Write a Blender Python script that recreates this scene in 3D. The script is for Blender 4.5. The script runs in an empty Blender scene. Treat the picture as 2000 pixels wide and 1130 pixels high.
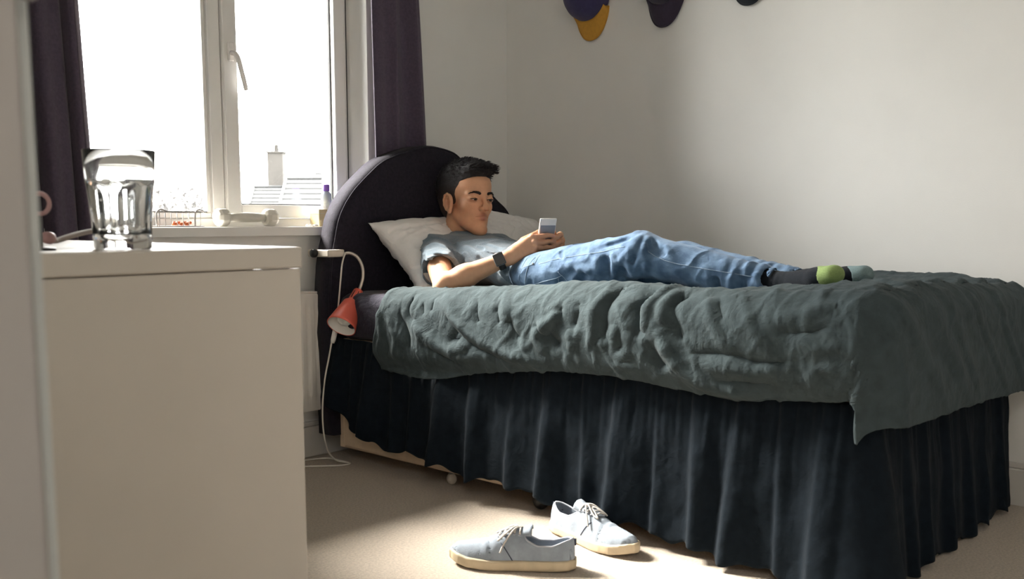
import bpy, bmesh, math, random
import numpy as np
from mathutils import Vector, Matrix, noise as mnoise

random.seed(7)
rng = np.random.default_rng(7)
SC = bpy.context.scene
COL = SC.collection
PI = math.pi

# ------------------------------------------------------------------ camera
cam_d = bpy.data.cameras.new('camera')
cam = bpy.data.objects.new('camera', cam_d)
COL.objects.link(cam)
CAM_H, PITCH, AZ = 0.8, math.radians(6.92), math.radians(42.2)
fwd = Vector((math.cos(AZ)*math.cos(PITCH), math.sin(AZ)*math.cos(PITCH), -math.sin(PITCH)))
cam.location = (0, 0, CAM_H)
cam.rotation_euler = fwd.to_track_quat('-Z', 'Y').to_euler()
cam_d.sensor_width = 36.0
cam_d.sensor_fit = 'HORIZONTAL'
cam_d.lens = 1944.0/2000*36
cam_d.shift_y = 101.0/2000
cam_d.clip_start = 0.02
cam_d.clip_end = 400
cam_d.dof.use_dof = True
cam_d.dof.focus_distance = 3.3
cam_d.dof.aperture_fstop = 7.1
SC.camera = cam

# ------------------------------------------------------------------ light
world = bpy.data.worlds.new('sky')
SC.world = world
world.use_nodes = True
wn = world.node_tree.nodes; wl = world.node_tree.links
wn.clear()
wout = wn.new('ShaderNodeOutputWorld'); wbg = wn.new('ShaderNodeBackground')
wbg.inputs[0].default_value = (1.0, 0.98, 0.955, 1)
wbg.inputs[1].default_value = 11.5
wl.new(wbg.outputs[0], wout.inputs[0])

sun_d = bpy.data.lights.new('sun', 'SUN')
sun_d.energy = 15.0
sun_d.angle = math.radians(20)
sun_d.color = (1.0, 0.93, 0.84)
sun = bpy.data.objects.new('sun', sun_d); COL.objects.link(sun)
sun.rotation_euler = Vector((0.15, -0.75, -0.69)).to_track_quat('-Z', 'Y').to_euler()
sun.location = (2, 8, 6)

port_d = bpy.data.lights.new('window_portal', 'AREA')
port_d.shape = 'RECTANGLE'; port_d.size = 1.05; port_d.size_y = 1.3
port_d.cycles.is_portal = True
port = bpy.data.objects.new('window_portal', port_d); COL.objects.link(port)
port.location = (1.77, 2.97, 1.43)
port.rotation_euler = (-PI/2, 0, 0)

SC.view_settings.view_transform = 'Standard'
SC.view_settings.look = 'None'
SC.view_settings.gamma = 1.0
SC.view_settings.use_curve_mapping = False
SC.view_settings.exposure = 1.5
SC.cycles.max_bounces = 14
SC.cycles.diffuse_bounces = 8
SC.cycles.transparent_max_bounces = 12
SC.cycles.sample_clamp_indirect = 12.0
SC.cycles.caustics_refractive = False
SC.cycles.caustics_reflective = False

# ------------------------------------------------------------------ materials
def lin(c):
    return tuple((v/12.92 if v <= .04045 else ((v+.055)/1.055)**2.4) for v in c)
def rgb(r, g, b):
    return lin((r/255, g/255, b/255))
MATS = {}
def mat(name, col, rough=.6, var=.08, scale=40, bump=0., bscale=200., metal=0., col2=None, spec=.5, sheen=0., coat=0.,
        attr=None, trans=0., ior=1.45, stretch=None, detail=4, subsurf=0., ssr=(.01, .005, .003), alpha=1.0, weave=0., wscale=900., crease=0., cscale=16.):
    m = bpy.data.materials.new(name); m.use_nodes = True
    nt = m.node_tree; n = nt.nodes; L = nt.links
    b = n['Principled BSDF']
    b.inputs['Roughness'].default_value = rough
    b.inputs['Metallic'].default_value = metal
    b.inputs['Specular IOR Level'].default_value = spec
    b.inputs['Sheen Weight'].default_value = sheen
    b.inputs['Sheen Roughness'].default_value = .5
    b.inputs['Coat Weight'].default_value = coat
    b.inputs['Transmission Weight'].default_value = trans
    b.inputs['IOR'].default_value = ior
    b.inputs['Alpha'].default_value = alpha
    if subsurf:
        b.inputs['Subsurface Weight'].default_value = subsurf
        b.inputs['Subsurface Radius'].default_value = ssr
        b.inputs['Subsurface Scale'].default_value = 1.0
    tc = n.new('ShaderNodeTexCoord')
    src = tc.outputs['Object']
    if stretch:
        mp = n.new('ShaderNodeMapping'); mp.inputs['Scale'].default_value = stretch
        L.new(src, mp.inputs[0]); src = mp.outputs[0]
    if attr:
        at = n.new('ShaderNodeAttribute'); at.attribute_name = attr
        base = at.outputs['Color']
    else:
        base = None
    if var > 0 or col2:
        nz = n.new('ShaderNodeTexNoise'); nz.inputs['Scale'].default_value = scale; nz.inputs['Detail'].default_value = detail
        L.new(src, nz.inputs['Vector'])
        mx = n.new('ShaderNodeMix'); mx.data_type = 'RGBA'
        c = Vector(col[:3])
        if attr:
            mx.blend_type = 'MULTIPLY'
            rp = n.new('ShaderNodeMapRange'); rp.inputs[3].default_value = 1-var; rp.inputs[4].default_value = 1+var
            rp.inputs[1].default_value = .3; rp.inputs[2].default_value = .7
            L.new(nz.outputs[0], rp.inputs[0])
            mx.inputs[0].default_value = 1
            L.new(base, mx.inputs[6])
            cmb = n.new('ShaderNodeCombineColor')
            for i in range(3): L.new(rp.outputs[0], cmb.inputs[i])
            L.new(cmb.outputs[0], mx.inputs[7])
        else:
            rp = n.new('ShaderNodeMapRange'); rp.inputs[1].default_value = .32; rp.inputs[2].default_value = .68
            L.new(nz.outputs[0], rp.inputs[0]); L.new(rp.outputs[0], mx.inputs[0])
            ca = tuple(c*(1-var)) if not col2 else tuple(col)
            cb = tuple(c*(1+var)) if not col2 else tuple(col2)
            mx.inputs[6].default_value = (*ca[:3], 1); mx.inputs[7].default_value = (*cb[:3], 1)
        L.new(mx.outputs[2], b.inputs['Base Color'])
    elif attr:
        L.new(base, b.inputs['Base Color'])
    else:
        b.inputs['Base Color'].default_value = (*col[:3], 1)
    hs = None
    if bump > 0:
        nb = n.new('ShaderNodeTexNoise'); nb.inputs['Scale'].default_value = bscale; nb.inputs['Detail'].default_value = 5
        L.new(src, nb.inputs['Vector'])
        bp = n.new('ShaderNodeBump'); bp.inputs['Strength'].default_value = bump; bp.inputs['Distance'].default_value = .004
        L.new(nb.outputs[0], bp.inputs['Height']); hs = bp
    if crease > 0:
        prev = hs
        for sc_, st_ in ((cscale, 1.0), (cscale*2.3, .55)):
            dn = n.new('ShaderNodeTexNoise'); dn.inputs['Scale'].default_value = sc_; dn.inputs['Detail'].default_value = 3; dn.inputs['Distortion'].default_value = 1.2
            L.new(src, dn.inputs['Vector'])
            m1 = n.new('ShaderNodeMath'); m1.operation = 'SUBTRACT'; m1.inputs[1].default_value = .5; L.new(dn.outputs[0], m1.inputs[0])
            m2 = n.new('ShaderNodeMath'); m2.operation = 'ABSOLUTE'; L.new(m1.outputs[0], m2.inputs[0])
            m3 = n.new('ShaderNodeMath'); m3.operation = 'POWER'; m3.inputs[1].default_value = 1.0; L.new(m2.outputs[0], m3.inputs[0])
            b3 = n.new('ShaderNodeBump'); b3.inputs['Strength'].default_value = crease*st_; b3.inputs['Distance'].default_value = .018; b3.invert = True
            L.new(m3.outputs[0], b3.inputs['Height'])
            if prev: L.new(prev.outputs[0], b3.inputs['Normal'])
            prev = b3
        hs = prev
    if weave > 0:
        wv = n.new('ShaderNodeTexNoise'); wv.inputs['Scale'].default_value = wscale; wv.inputs['Detail'].default_value = 2
        L.new(tc.outputs['Object'], wv.inputs['Vector'])
        b2 = n.new('ShaderNodeBump'); b2.inputs['Strength'].default_value = weave; b2.inputs['Distance'].default_value = .0015
        L.new(wv.outputs[0], b2.inputs['Height'])
        if hs: L.new(hs.outputs[0], b2.inputs['Normal'])
        hs = b2
    if hs: L.new(hs.outputs[0], b.inputs['Normal'])
    MATS[name] = m
    return m

M = MATS
mat('wall_paint', (.79, .785, .765), .85, .015, 6, .08, 260)
mat('ceiling_paint', (.85, .84, .82), .9, .01, 5, .05, 200)
mat('carpet', (.53, .45, .37), .95, .16, 160, .9, 420, weave=.8, wscale=700, sheen=.2)
mat('skirting_paint', (.62, .60, .57), .45, .02, 12)
mat('upvc', (.83, .82, .80), .3, .01, 20)
mat('gasket', (.05, .05, .05), .6, .05, 30)
mat('handle_white', (.88, .85, .83), .35, .02, 30)
mat('curtain_cloth', (.095, .075, .110), .9, .12, 120, .12, 300, sheen=.25, weave=.3, spec=.1)
mat('curtain_hem', (.30, .27, .33), .9, .08, 200)
mat('radiator_paint', (.78, .75, .71), .4, .01, 15)
mat('headboard_cloth', (.021, .019, .028), .95, .2, 90, .35, 260, sheen=.08, weave=.5, spec=.08)
mat('sheet_cloth', (.040, .038, .056), .9, .12, 60, .35, 60, sheen=.1, crease=.5, cscale=12, spec=.1, weave=.25)
mat('skirt_cloth', (.0075, .0115, .0165), .9, .16, 50, .16, 70, sheen=.03, weave=.25, crease=.18, cscale=9, spec=.06)
mat('duvet_cloth', (.050, .067, .073), .92, .14, 30, .4, 70, sheen=.04, crease=.34, cscale=13, spec=.08, weave=.25, wscale=800)
mat('base_cream', (.70, .55, .40), .7, .05, 25, .1, 150)
mat('castor_black', (.012, .012, .013), .35, .1, 60)
mat('pillow_cotton', (.80, .79, .785), .85, .02, 30, .2, 36, sheen=.1, crease=.4, cscale=7)
mat('cabinet_white', (.57, .52, .46), .45, .012, 10)
mat('lamp_red', (.80, .15, .10), .35, .05, 30, coat=.2)
mat('lamp_white', (.85, .83, .80), .4, .01, 30)
mat('neck_metal', (.62, .56, .50), .35, .04, 200, metal=.7)
mat('clamp_plastic', (.62, .57, .50), .5, .04, 50)
mat('cord_white', (.72, .68, .62), .5, .02, 60)
mat('bulb_glass', (.95, .95, .93), .2, 0, 1)
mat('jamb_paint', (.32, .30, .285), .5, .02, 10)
mat('hinge_metal', (.30, .28, .27), .45, .06, 60, metal=.5)
mat('fill_globe', (.9, .88, .84), .4, 0, 1)
mat('architrave_paint', (.52, .54, .53), .4, .02, 12)

# ------------------------------------------------------------------ mesh helpers
def mesh_obj(name, verts, faces, m, parent=None, smooth=True, loc=None):
    me = bpy.data.meshes.new(name)
    if isinstance(verts, np.ndarray): verts = verts.tolist()
    if isinstance(faces, np.ndarray): faces = faces.tolist()
    me.from_pydata(verts, [], faces); me.update()
    if smooth: me.polygons.foreach_set('use_smooth', [True]*len(me.polygons))
    if m is not None: me.materials.append(M[m] if isinstance(m, str) else m)
    o = bpy.data.objects.new(name, me); COL.objects.link(o)
    if parent is not None: o.parent = parent
    if loc is not None: o.location = loc
    return o
def bm_obj(name, bm, m, parent=None, smooth=False, bevel=0., segs=2):
    me = bpy.data.meshes.new(name); bm.normal_update(); bm.to_mesh(me); bm.free()
    if smooth: me.polygons.foreach_set('use_smooth', [True]*len(me.polygons))
    if m is not None: me.materials.append(M[m] if isinstance(m, str) else m)
    o = bpy.data.objects.new(name, me); COL.objects.link(o)
    if parent is not None: o.parent = parent
    if bevel:
        md = o.modifiers.new('bevel', 'BEVEL'); md.width = bevel; md.segments = segs; md.limit_method = 'ANGLE'
        me.polygons.foreach_set('use_smooth', [True]*len(me.polygons))
        md.harden_normals = False
        try:
            bpy.context.view_layer.objects.active = o
            me.set_sharp_from_angle(angle=math.radians(35))
        except Exception: pass
    return o
def add_box(bm, a, b):
    (x0, y0, z0), (x1, y1, z1) = a, b
    vs = [bm.verts.new(p) for p in ((x0,y0,z0),(x1,y0,z0),(x1,y1,z0),(x0,y1,z0),(x0,y0,z1),(x1,y0,z1),(x1,y1,z1),(x0,y1,z1))]
    for f in ((0,3,2,1),(4,5,6,7),(0,1,5,4),(1,2,6,5),(2,3,7,6),(3,0,4,7)):
        bm.faces.new([vs[i] for i in f])
def boxes(name, lst, m, parent=None, bevel=0., segs=2):
    bm = bmesh.new()
    for a, b in lst: add_box(bm, a, b)
    return bm_obj(name, bm, m, parent, bevel=bevel, segs=segs)
def catmull(P, n=8, closed=False):
    P = [np.asarray(p, float) for p in P]
    out = []
    N = len(P)
    rngk = range(N if closed else N-1)
    for i in rngk:
        p1, p2 = P[i], P[(i+1) % N]
        p0 = P[(i-1) % N] if (closed or i > 0) else 2*p1-p2
        p3 = P[(i+2) % N] if (closed or i+2 < N) else 2*p2-p1
        for k in range(n):
            t = k/n
            out.append(.5*((2*p1)+(-p0+p2)*t+(2*p0-5*p1+4*p2-p3)*t*t+(-p0+3*p1-3*p2+p3)*t**3))
    if not closed: out.append(P[-1])
    return np.array(out)
def tube_geo(path, r, seg=10, closed=False, caps=True, flat=1.0):
    path = np.asarray(path, float); n = len(path)
    rr = np.full(n, r) if np.isscalar(r) else np.asarray(r, float)
    if closed: T = np.roll(path, -1, 0)-np.roll(path, 1, 0)
    else: T = np.gradient(path, axis=0)
    T /= np.linalg.norm(T, axis=1)[:, None]+1e-12
    ref = np.array([0, 0, 1.]) if abs(T[0][2]) < .9 else np.array([1., 0, 0])
    u = np.cross(T[0], ref); u /= np.linalg.norm(u)
    V = []; 
    for i in range(n):
        u = u-T[i]*(u@T[i]); u /= np.linalg.norm(u)+1e-12
        w = np.cross(T[i], u)
        for k in range(seg):
            a = 2*PI*k/seg
            V.append(path[i]+rr[i]*(math.cos(a)*u+flat*math.sin(a)*w))
    F = []
    for i in range(n if closed else n-1):
        j = (i+1) % n
        for k in range(seg):
            k2 = (k+1) % seg
            F.append((i*seg+k, i*seg+k2, j*seg+k2, j*seg+k))
    if caps and not closed:
        F.append(tuple(range(seg))[::-1]); F.append(tuple((n-1)*seg+k for k in range(seg)))
    return V, F
def tube(name, path, r, m, parent=None, seg=10, closed=False, flat=1.0):
    V, F = tube_geo(path, r, seg, closed, True, flat)
    return mesh_obj(name, [tuple(v) for v in V], F, m, parent)
def join_geo(parts):
    V = []; F = []
    for v, f in parts:
        o = len(V); V += [tuple(p) for p in v]; F += [tuple(i+o for i in q) for q in f]
    return V, F
def lathe_geo(prof, seg=32, axis_pt=(0, 0, 0), close_ends=True):
    V = []; F = []
    n = len(prof)
    for r, z in prof:
        for k in range(seg):
            a = 2*PI*k/seg
            V.append((axis_pt[0]+r*math.cos(a), axis_pt[1]+r*math.sin(a), axis_pt[2]+z))
    for i in range(n-1):
        for k in range(seg):
            k2 = (k+1) % seg
            F.append((i*seg+k, i*seg+k2, (i+1)*seg+k2, (i+1)*seg+k))
    if close_ends:
        if prof[0][0] > 1e-6: F.append(tuple(range(seg))[::-1])
        if prof[-1][0] > 1e-6: F.append(tuple((n-1)*seg+k for k in range(seg)))
    return V, F
def empty(name, loc=(0, 0, 0)):
    o = bpy.data.objects.new(name, None); COL.objects.link(o); o.location = loc; o.empty_display_size = .05
    return o
def tag(o, label, cat, group=None, kind=None):
    o['label'] = label; o['category'] = cat
    if group: o['group'] = group
    if kind: o['kind'] = kind
    return o
def struct(o, label=None, cat=None):
    o['kind'] = 'structure'
    if label: o['label'] = label
    if cat: o['category'] = cat
    return o
def grid_faces(nu, nv, wrap_u=False):
    F = []
    for i in range(nu if wrap_u else nu-1):
        i2 = (i+1) % nu
        for j in range(nv-1):
            F.append((i*nv+j, i2*nv+j, i2*nv+j+1, i*nv+j+1))
    return F
def sstep(a, b, x):
    t = np.clip((x-a)/(b-a), 0, 1); return t*t*(3-2*t)

# deterministic value noise (numpy)
_perm = np.random.default_rng(3).random((64, 64, 64))
def vnoise(p):
    p = np.asarray(p, float)
    i = np.floor(p).astype(int); f = p-i; f = f*f*(3-2*f)
    i0 = i % 64; i1 = (i+1) % 64
    x0, y0, z0 = i0[..., 0], i0[..., 1], i0[..., 2]; x1, y1, z1 = i1[..., 0], i1[..., 1], i1[..., 2]
    fx, fy, fz = f[..., 0], f[..., 1], f[..., 2]
    c00 = _perm[x0,y0,z0]*(1-fx)+_perm[x1,y0,z0]*fx; c10 = _perm[x0,y1,z0]*(1-fx)+_perm[x1,y1,z0]*fx
    c01 = _perm[x0,y0,z1]*(1-fx)+_perm[x1,y0,z1]*fx; c11 = _perm[x0,y1,z1]*(1-fx)+_perm[x1,y1,z1]*fx
    return ((c00*(1-fy)+c10*fy)*(1-fz)+(c01*(1-fy)+c11*fy)*fz)*2-1
def fbm(p, o=3):
    s = 0; a = 1; p = np.asarray(p, float)
    for k in range(o):
        s = s+a*vnoise(p*2**k+k*7.3); a *= .5
    return s
def seg_dist(P, A, B):
    d = B-A; t = np.clip(((P-A)@d)/(d@d+1e-12), 0, 1)
    return np.linalg.norm(P-A-t[..., None]*d, axis=-1), t
def poly_dist(P, pts):
    best = None; bt = None; n = len(pts)-1
    for i in range(n):
        d, t = seg_dist(P, np.asarray(pts[i], float), np.asarray(pts[i+1], float))
        t = (i+t)/n
        if best is None: best, bt = d, t
        else:
            k = d < best; best = np.where(k, d, best); bt = np.where(k, t, bt)
    return best, bt

# ================================================================== ROOM SHELL
XL, XR, YB, YF, ZC = 0.23, 3.0, 2.75, -0.8, 2.35
# window opening in the back wall
WX0, WX1, WZ0, WZ1 = 1.26, 2.285, 0.775, 2.06
YW = 2.85      # inner face of the window frame

def quad_prism(name, lst, m, **k): return boxes(name, lst, m, **k)

fl = boxes('floor', [((-1.1, YF-.1, -.1), (XR+.25, YB+.3, 0))], 'carpet'); struct(fl, 'beige short pile carpet over the whole floor', 'floor')
ce = boxes('ceiling', [((-1.1, YF-.1, ZC), (XR+.25, YB+.3, ZC+.1))], 'ceiling_paint'); struct(ce, 'white painted ceiling', 'ceiling')
wb = boxes('wall_back', [((XL-.12, YB, 0), (WX0, YB+.27, ZC)), ((WX1, YB, 0), (XR+.25, YB+.27, ZC)),
                         ((WX0, YB, 0), (WX1, YB+.27, WZ0)), ((WX0, YB, WZ1), (WX1, YB+.27, ZC))], 'wall_paint')
struct(wb, 'cream painted wall with the window behind the headboard', 'wall')
wr = boxes('wall_right', [((XR, YF-.1, 0), (XR+.25, YB, ZC))], 'wall_paint'); struct(wr, 'plain pale wall along the bed with caps hung on it', 'wall')
wf = boxes('wall_front', [((-1.1, YF-.1, 0), (XR, YF, ZC))], 'wall_paint'); struct(wf, 'plain pale wall facing the window', 'wall')
# left wall with the doorway the photograph was taken through
DY0, DY1, DH = -0.30, 0.56, 2.0
wl_ = boxes('wall_left', [((XL-.12, DY1+.05, 0), (XL-.005, YB, ZC)), ((XL-.12, YF, 0), (XL-.005, DY0-.03, ZC)),
                          ((XL-.12, DY0-.03, DH+.03), (XL-.005, DY1+.05, ZC))], 'wall_paint')
struct(wl_, 'pale wall holding the doorway', 'wall')
hw = boxes('wall_hall', [((-1.1, YF, 0), (-1.0, YB+.2, ZC)), ((-1.0, YB+.1, 0), (XL-.12, YB+.2, ZC))], 'wall_paint')
struct(hw, 'pale landing wall beyond the doorway', 'wall')

# baseboards
def skirting(name, lst, lab):
    o = boxes(name, lst, 'skirting_paint', bevel=.004); struct(o, lab, 'baseboard'); return o
sb = skirting('baseboard_back', [((XL, YB-.016, 0), (XR-.017, YB, .105)), ((XL, YB-.010, .105), (XR-.017, YB, .122))], 'grey painted skirting board under the radiator')
skirting('baseboard_right', [((XR-.016, YF, 0), (XR, YB-.017, .105)), ((XR-.010, YF, .105), (XR, YB-.017, .122))], 'pale skirting board along the wall behind the bed')

# door jamb at the left edge of the picture, with hinge and architrave
dj = empty('trim_1', (XL, DY1, 0)); struct(dj, 'out of focus door jamb with hinge at left edge', 'door jamb')
def rel(o, par):
    o.matrix_parent_inverse = par.matrix_basis.inverted() if False else Matrix.Translation(-Vector(par.location))
    return o
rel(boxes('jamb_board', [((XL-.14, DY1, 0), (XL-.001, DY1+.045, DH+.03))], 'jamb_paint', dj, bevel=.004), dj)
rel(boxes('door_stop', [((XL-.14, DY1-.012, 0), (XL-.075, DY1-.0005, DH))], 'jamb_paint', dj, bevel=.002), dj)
rel(boxes('architrave', [((XL, DY1+.012, 0), (XL+.0085, DY1+.075, DH+.06))], 'architrave_paint', dj, bevel=.002), dj)
hinge = rel(boxes('hinge_leaf', [((XL-.068, DY1-.0025, .925), (XL-.006, DY1-.0004, 1.03))], 'hinge_metal', dj, bevel=.001), dj)
V, F = lathe_geo([(0, .915), (.004, .917), (.006, .922), (.006, .95), (.0055, .951), (.006, .952), (.006, .98), (.0055, .981), (.006, .982), (.006, 1.01),(.004, 1.018), (0, 1.022)], 16, (XL+.002, DY1-.004, .0))
kn = mesh_obj('hinge_knuckle', V, F, 'hinge_metal', dj); rel(kn, dj)
V, F = lathe_geo([(0, 0), (.0035, 0), (.003, .0008), (0, .001)], 12)
for zz in (.94, .975, 1.012):
    s = mesh_obj('screw', [(XL-.05+x, DY1-.0028-z, zz+y) for x, y, z in V], F, 'hinge_metal', dj); rel(s, dj)

# ------------------------------------------------------------------ window
wnd = empty('window_1', (1.77, YW, WZ0)); struct(wnd, 'white plastic casement window with two panes', 'window')
def wpart(name, lst, m, bevel=.003, par=None):
    o = boxes(name, lst, m, par or wnd, bevel=bevel)
    if par is None: rel(o, wnd)
    return o
FY0, FY1 = YW, YW+.07
X0, X1 = WX0, WX1
wpart('frame_bottom', [((X0, FY0+.012, WZ0), (X1, FY1, WZ0+.031))], 'upvc')
wpart('frame_top', [((X0, FY0+.012, WZ1-.05), (X1, FY1, WZ1))], 'upvc')
wpart('frame_side', [((X0, FY0+.012, WZ0+.031), (X0+.055, FY1, WZ1-.05))], 'upvc')
wpart('frame_side', [((X1-.020, FY0+.012, WZ0+.031), (X1, FY1, WZ1-.05))], 'upvc')
wpart('mullion', [((1.734, FY0+.008, WZ0+.031), (1.777, FY1, WZ1-.05))], 'upvc')
wpart('mullion_seam', [((1.7765, FY0+.02, WZ0+.031), (1.7795, FY1, WZ1-.05))], 'gasket', bevel=0)
wpart('frame_joint', [((X1-.0035, FY0+.0105, WZ0+.004), (X1-.0002, FY0+.0125, WZ1-.004))], 'gasket', bevel=0)
# opening sash on the right
SX0, SX1, SZ0, SZ1 = 1.779, X1-.022, WZ0+.033, WZ1-.052
wpart('sash_stile', [((SX0, FY0-.006, SZ0), (SX0+.050, FY1-.01, SZ1))], 'upvc')
wpart('sash_stile', [((SX1-.045, FY0-.006, SZ0), (SX1, FY1-.01, SZ1))], 'upvc')
wpart('sash_rail', [((SX0+.050, FY0-.006, SZ0), (SX1-.045, FY1-.01, SZ0+.043))], 'upvc')
wpart('sash_rail', [((SX0+.050, FY0-.006, SZ1-.043), (SX1-.045, FY1-.01, SZ1))], 'upvc')
def gasket_ring(x0, x1, z0, z1, y):
    t = .0035
    return [((x0, y, z0), (x0+t, y+.01, z1)), ((x1-t, y, z0), (x1, y+.01, z1)), ((x0, y, z0), (x1, y+.01, z0+t)), ((x0, y, z1-t), (x1, y+.01, z1))]
wpart('gasket', gasket_ring(SX0+.050, SX1-.045, SZ0+.043, SZ1-.043, FY0+.018), 'gasket', bevel=0)
wpart('gasket', gasket_ring(X0+.055, 1.734, WZ0+.05, WZ1-.07, FY0+.028), 'gasket', bevel=0)
wpart('glazing_bead', [((X0+.055, FY0+.022, WZ0+.031), (1.734, FY0+.05, WZ0+.05))], 'upvc')
wpart('glazing_bead', [((X0+.055, FY0+.022, WZ1-.07), (1.734, FY0+.05, WZ1-.05))], 'upvc')
wpart('glazing_bead', [((1.722, FY0+.022, WZ0+.05), (1.734, FY0+.05, WZ1-.07))], 'upvc')
# glass panes (thin clear glass)
gm = bpy.data.materials.new('window_glass'); gm.use_nodes = True
gn = gm.node_tree.nodes; gl = gm.node_tree.links; gn.clear()
go = gn.new('ShaderNodeOutputMaterial'); gt = gn.new('ShaderNodeBsdfTransparent'); gg = gn.new('ShaderNodeBsdfGlossy')
gt.inputs[0].default_value = (.96, .97, .965, 1); gg.inputs['Roughness'].default_value = .02
fr = gn.new('ShaderNodeFresnel'); fr.inputs[0].default_value = 1.35
mxs = gn.new('ShaderNodeMixShader'); gl.new(fr.outputs[0], mxs.inputs[0]); gl.new(gt.outputs[0], mxs.inputs[1]); gl.new(gg.outputs[0], mxs.inputs[2])
gl.new(mxs.outputs[0], go.inputs[0]); M['window_glass'] = gm
wpart('pane', [((X0+.055, FY0+.033, WZ0+.05), (1.734, FY0+.037, WZ1-.07))], 'window_glass', bevel=0)
wpart('pane', [((SX0+.050, FY0+.024, SZ0+.043), (SX1-.045, FY0+.028, SZ1-.043))], 'window_glass', bevel=0)
# handle
hz = 1.33
hd = wpart('handle', [((1.793, FY0-.018, hz-.030), (1.813, FY0-.006, hz+.030))], 'handle_white', bevel=.004)
V, F = tube_geo(catmull([(1.803, FY0-.018, hz-.004), (1.805, FY0-.034, hz-.008), (1.812, FY0-.040, hz-.025), (1.822, FY0-.040, hz-.060), (1.833, FY0-.040, hz-.10), (1.838, FY0-.038, hz-.118)], 6),
                [.0095]*8+list(np.linspace(.0095, .0082, 23)), 10, flat=.8)
lv = mesh_obj('lever', [tuple(v) for v in V], F, 'handle_white', hd)
# sill board
sill = boxes('trim_2', [((XL+.4, YB-.030, .750), (WX1+.10, YB+.0, .779)), ((WX0, YB, .7755), (WX1, FY0+.012, .779))], 'upvc', bevel=.006)
struct(sill, 'white window sill board with rounded nose', 'window sill')

# ------------------------------------------------------------------ curtains
def curtain(name, x0, x1, xb0, xb1, ztop, zbot, y, nf, label, seed, amp=.022):
    nu, nv = 110, 40
    r = np.random.default_rng(seed); ph = r.random(6)*6.28
    U, Vv = np.meshgrid(np.linspace(0, 1, nu), np.linspace(0, 1, nv), indexing='ij')
    w = np.sin(2*PI*nf*U+ph[0])+.35*np.sin(2*PI*nf*2.1*U+ph[1]+Vv*.8)+.3*np.sin(2*PI*nf*.47*U+ph[2])
    X = (x0+(x1-x0)*U)*(1-Vv)+(xb0+(xb1-xb0)*U)*Vv+.010*np.sin(2*PI*nf*U+ph[3]+1.5)
    Y = y+amp*w*(.8+.4*Vv)+.006*np.sin(5*Vv+ph[4]+U*9)
    Z = ztop+(zbot-ztop)*Vv
    root = empty(name, ((x0+x1)/2, y, zbot)); 
    P = np.stack([X, Y, Z], -1).reshape(-1, 3)
    o = mesh_obj('fabric', P, grid_faces(nu, nv), 'curtain_cloth', root); rel(o, root)
    sd = o.modifiers.new('thick', 'SOLIDIFY'); sd.thickness = .003
    tag(root, label, 'curtain', 'curtains at the window')
    return root, P.reshape(nu, nv, 3)
cr, PR = curtain('curtain', 2.262, 2.455, 2.262, 2.562, 2.12, .55, 2.705, 2.3, 'dark purple curtain hanging behind the top of the headboard', 5, .016)
cl, PL = curtain('curtain', 1.00, 1.210, 1.04, 1.272, 2.12, .585, 2.700, 2.6, 'dark purple curtain at the left side of the window', 11, .018)
e = PL[-1]+np.array([.004, -.004, 0])
rel(tube('side_hem', e, .006, 'curtain_hem', cl, 6), cl)
pole = empty('curtain_pole', (1.8, 2.66, 2.14)); tag(pole, 'white curtain pole above the window', 'curtain pole')
rel(tube('rod', [(.85, 2.66, 2.15), (2.75, 2.66, 2.15)], .012, 'upvc', pole, 14), pole)
for xx in (.95, 2.68):
    rel(tube('bracket', [(xx, YB-.001, 2.15), (xx, 2.655, 2.15)], .008, 'upvc', pole, 10), pole)
for i in range(7):
    for rt_, xs in ((cr, 2.275), (cl, 1.015)):
        a = np.linspace(0, 2*PI, 17)[:-1]
        xx = xs+i*.031
        rel(tube('ring', [(xx, 2.66+.018*math.cos(t), 2.145+.018*math.sin(t)) for t in a], .0025, 'upvc', rt_, 6, closed=True), rt_)

# ------------------------------------------------------------------ radiator
rad = empty('radiator', (1.7, 2.69, .17)); tag(rad, 'white ribbed panel radiator under the window sill', 'radiator')
xs = np.linspace(1.32, 2.115, 400)
pit = .0333
prof = []
nx = len(xs); zs = [.172, .178, .215, .235, .50, .520, .556, .562]
wt = [0, 0, 0, 1, 1, 0, 0, 0]
P = []
for x in xs:
    t = ((x-1.32)/pit) % 1
    g = -.0 + .011*(1/(1+math.exp((abs(t-.5)-.30)*40)))  # raised rib
    for z, w in zip(zs, wt):
        P.append((x, 2.673+.006-g*w if w else 2.673+(.004 if z in (.172, .562) else 0), z))
rel(mesh_obj('front_panel', P, grid_faces(nx, len(zs)), 'radiator_paint', rad, smooth=True), rad)
rel(boxes('back_panel', [((1.32, 2.684, .172), (2.115, 2.72, .562))], 'radiator_paint', rad, bevel=.004), rad)
rel(boxes('top_grille', [((1.318, 2.676, .5625), (2.117, 2.722, .568))], 'radiator_paint', rad, bevel=.002), rad)
rel(boxes('side_cover', [((2.1155, 2.674, .175), (2.119, 2.722, .562))], 'radiator_paint', rad, bevel=.001), rad)
for xx in (1.45, 1.98):
    rel(boxes('wall_bracket', [((xx, 2.720, .25), (xx+.03, YB-.0005, .50))], 'radiator_paint', rad), rad)

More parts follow.
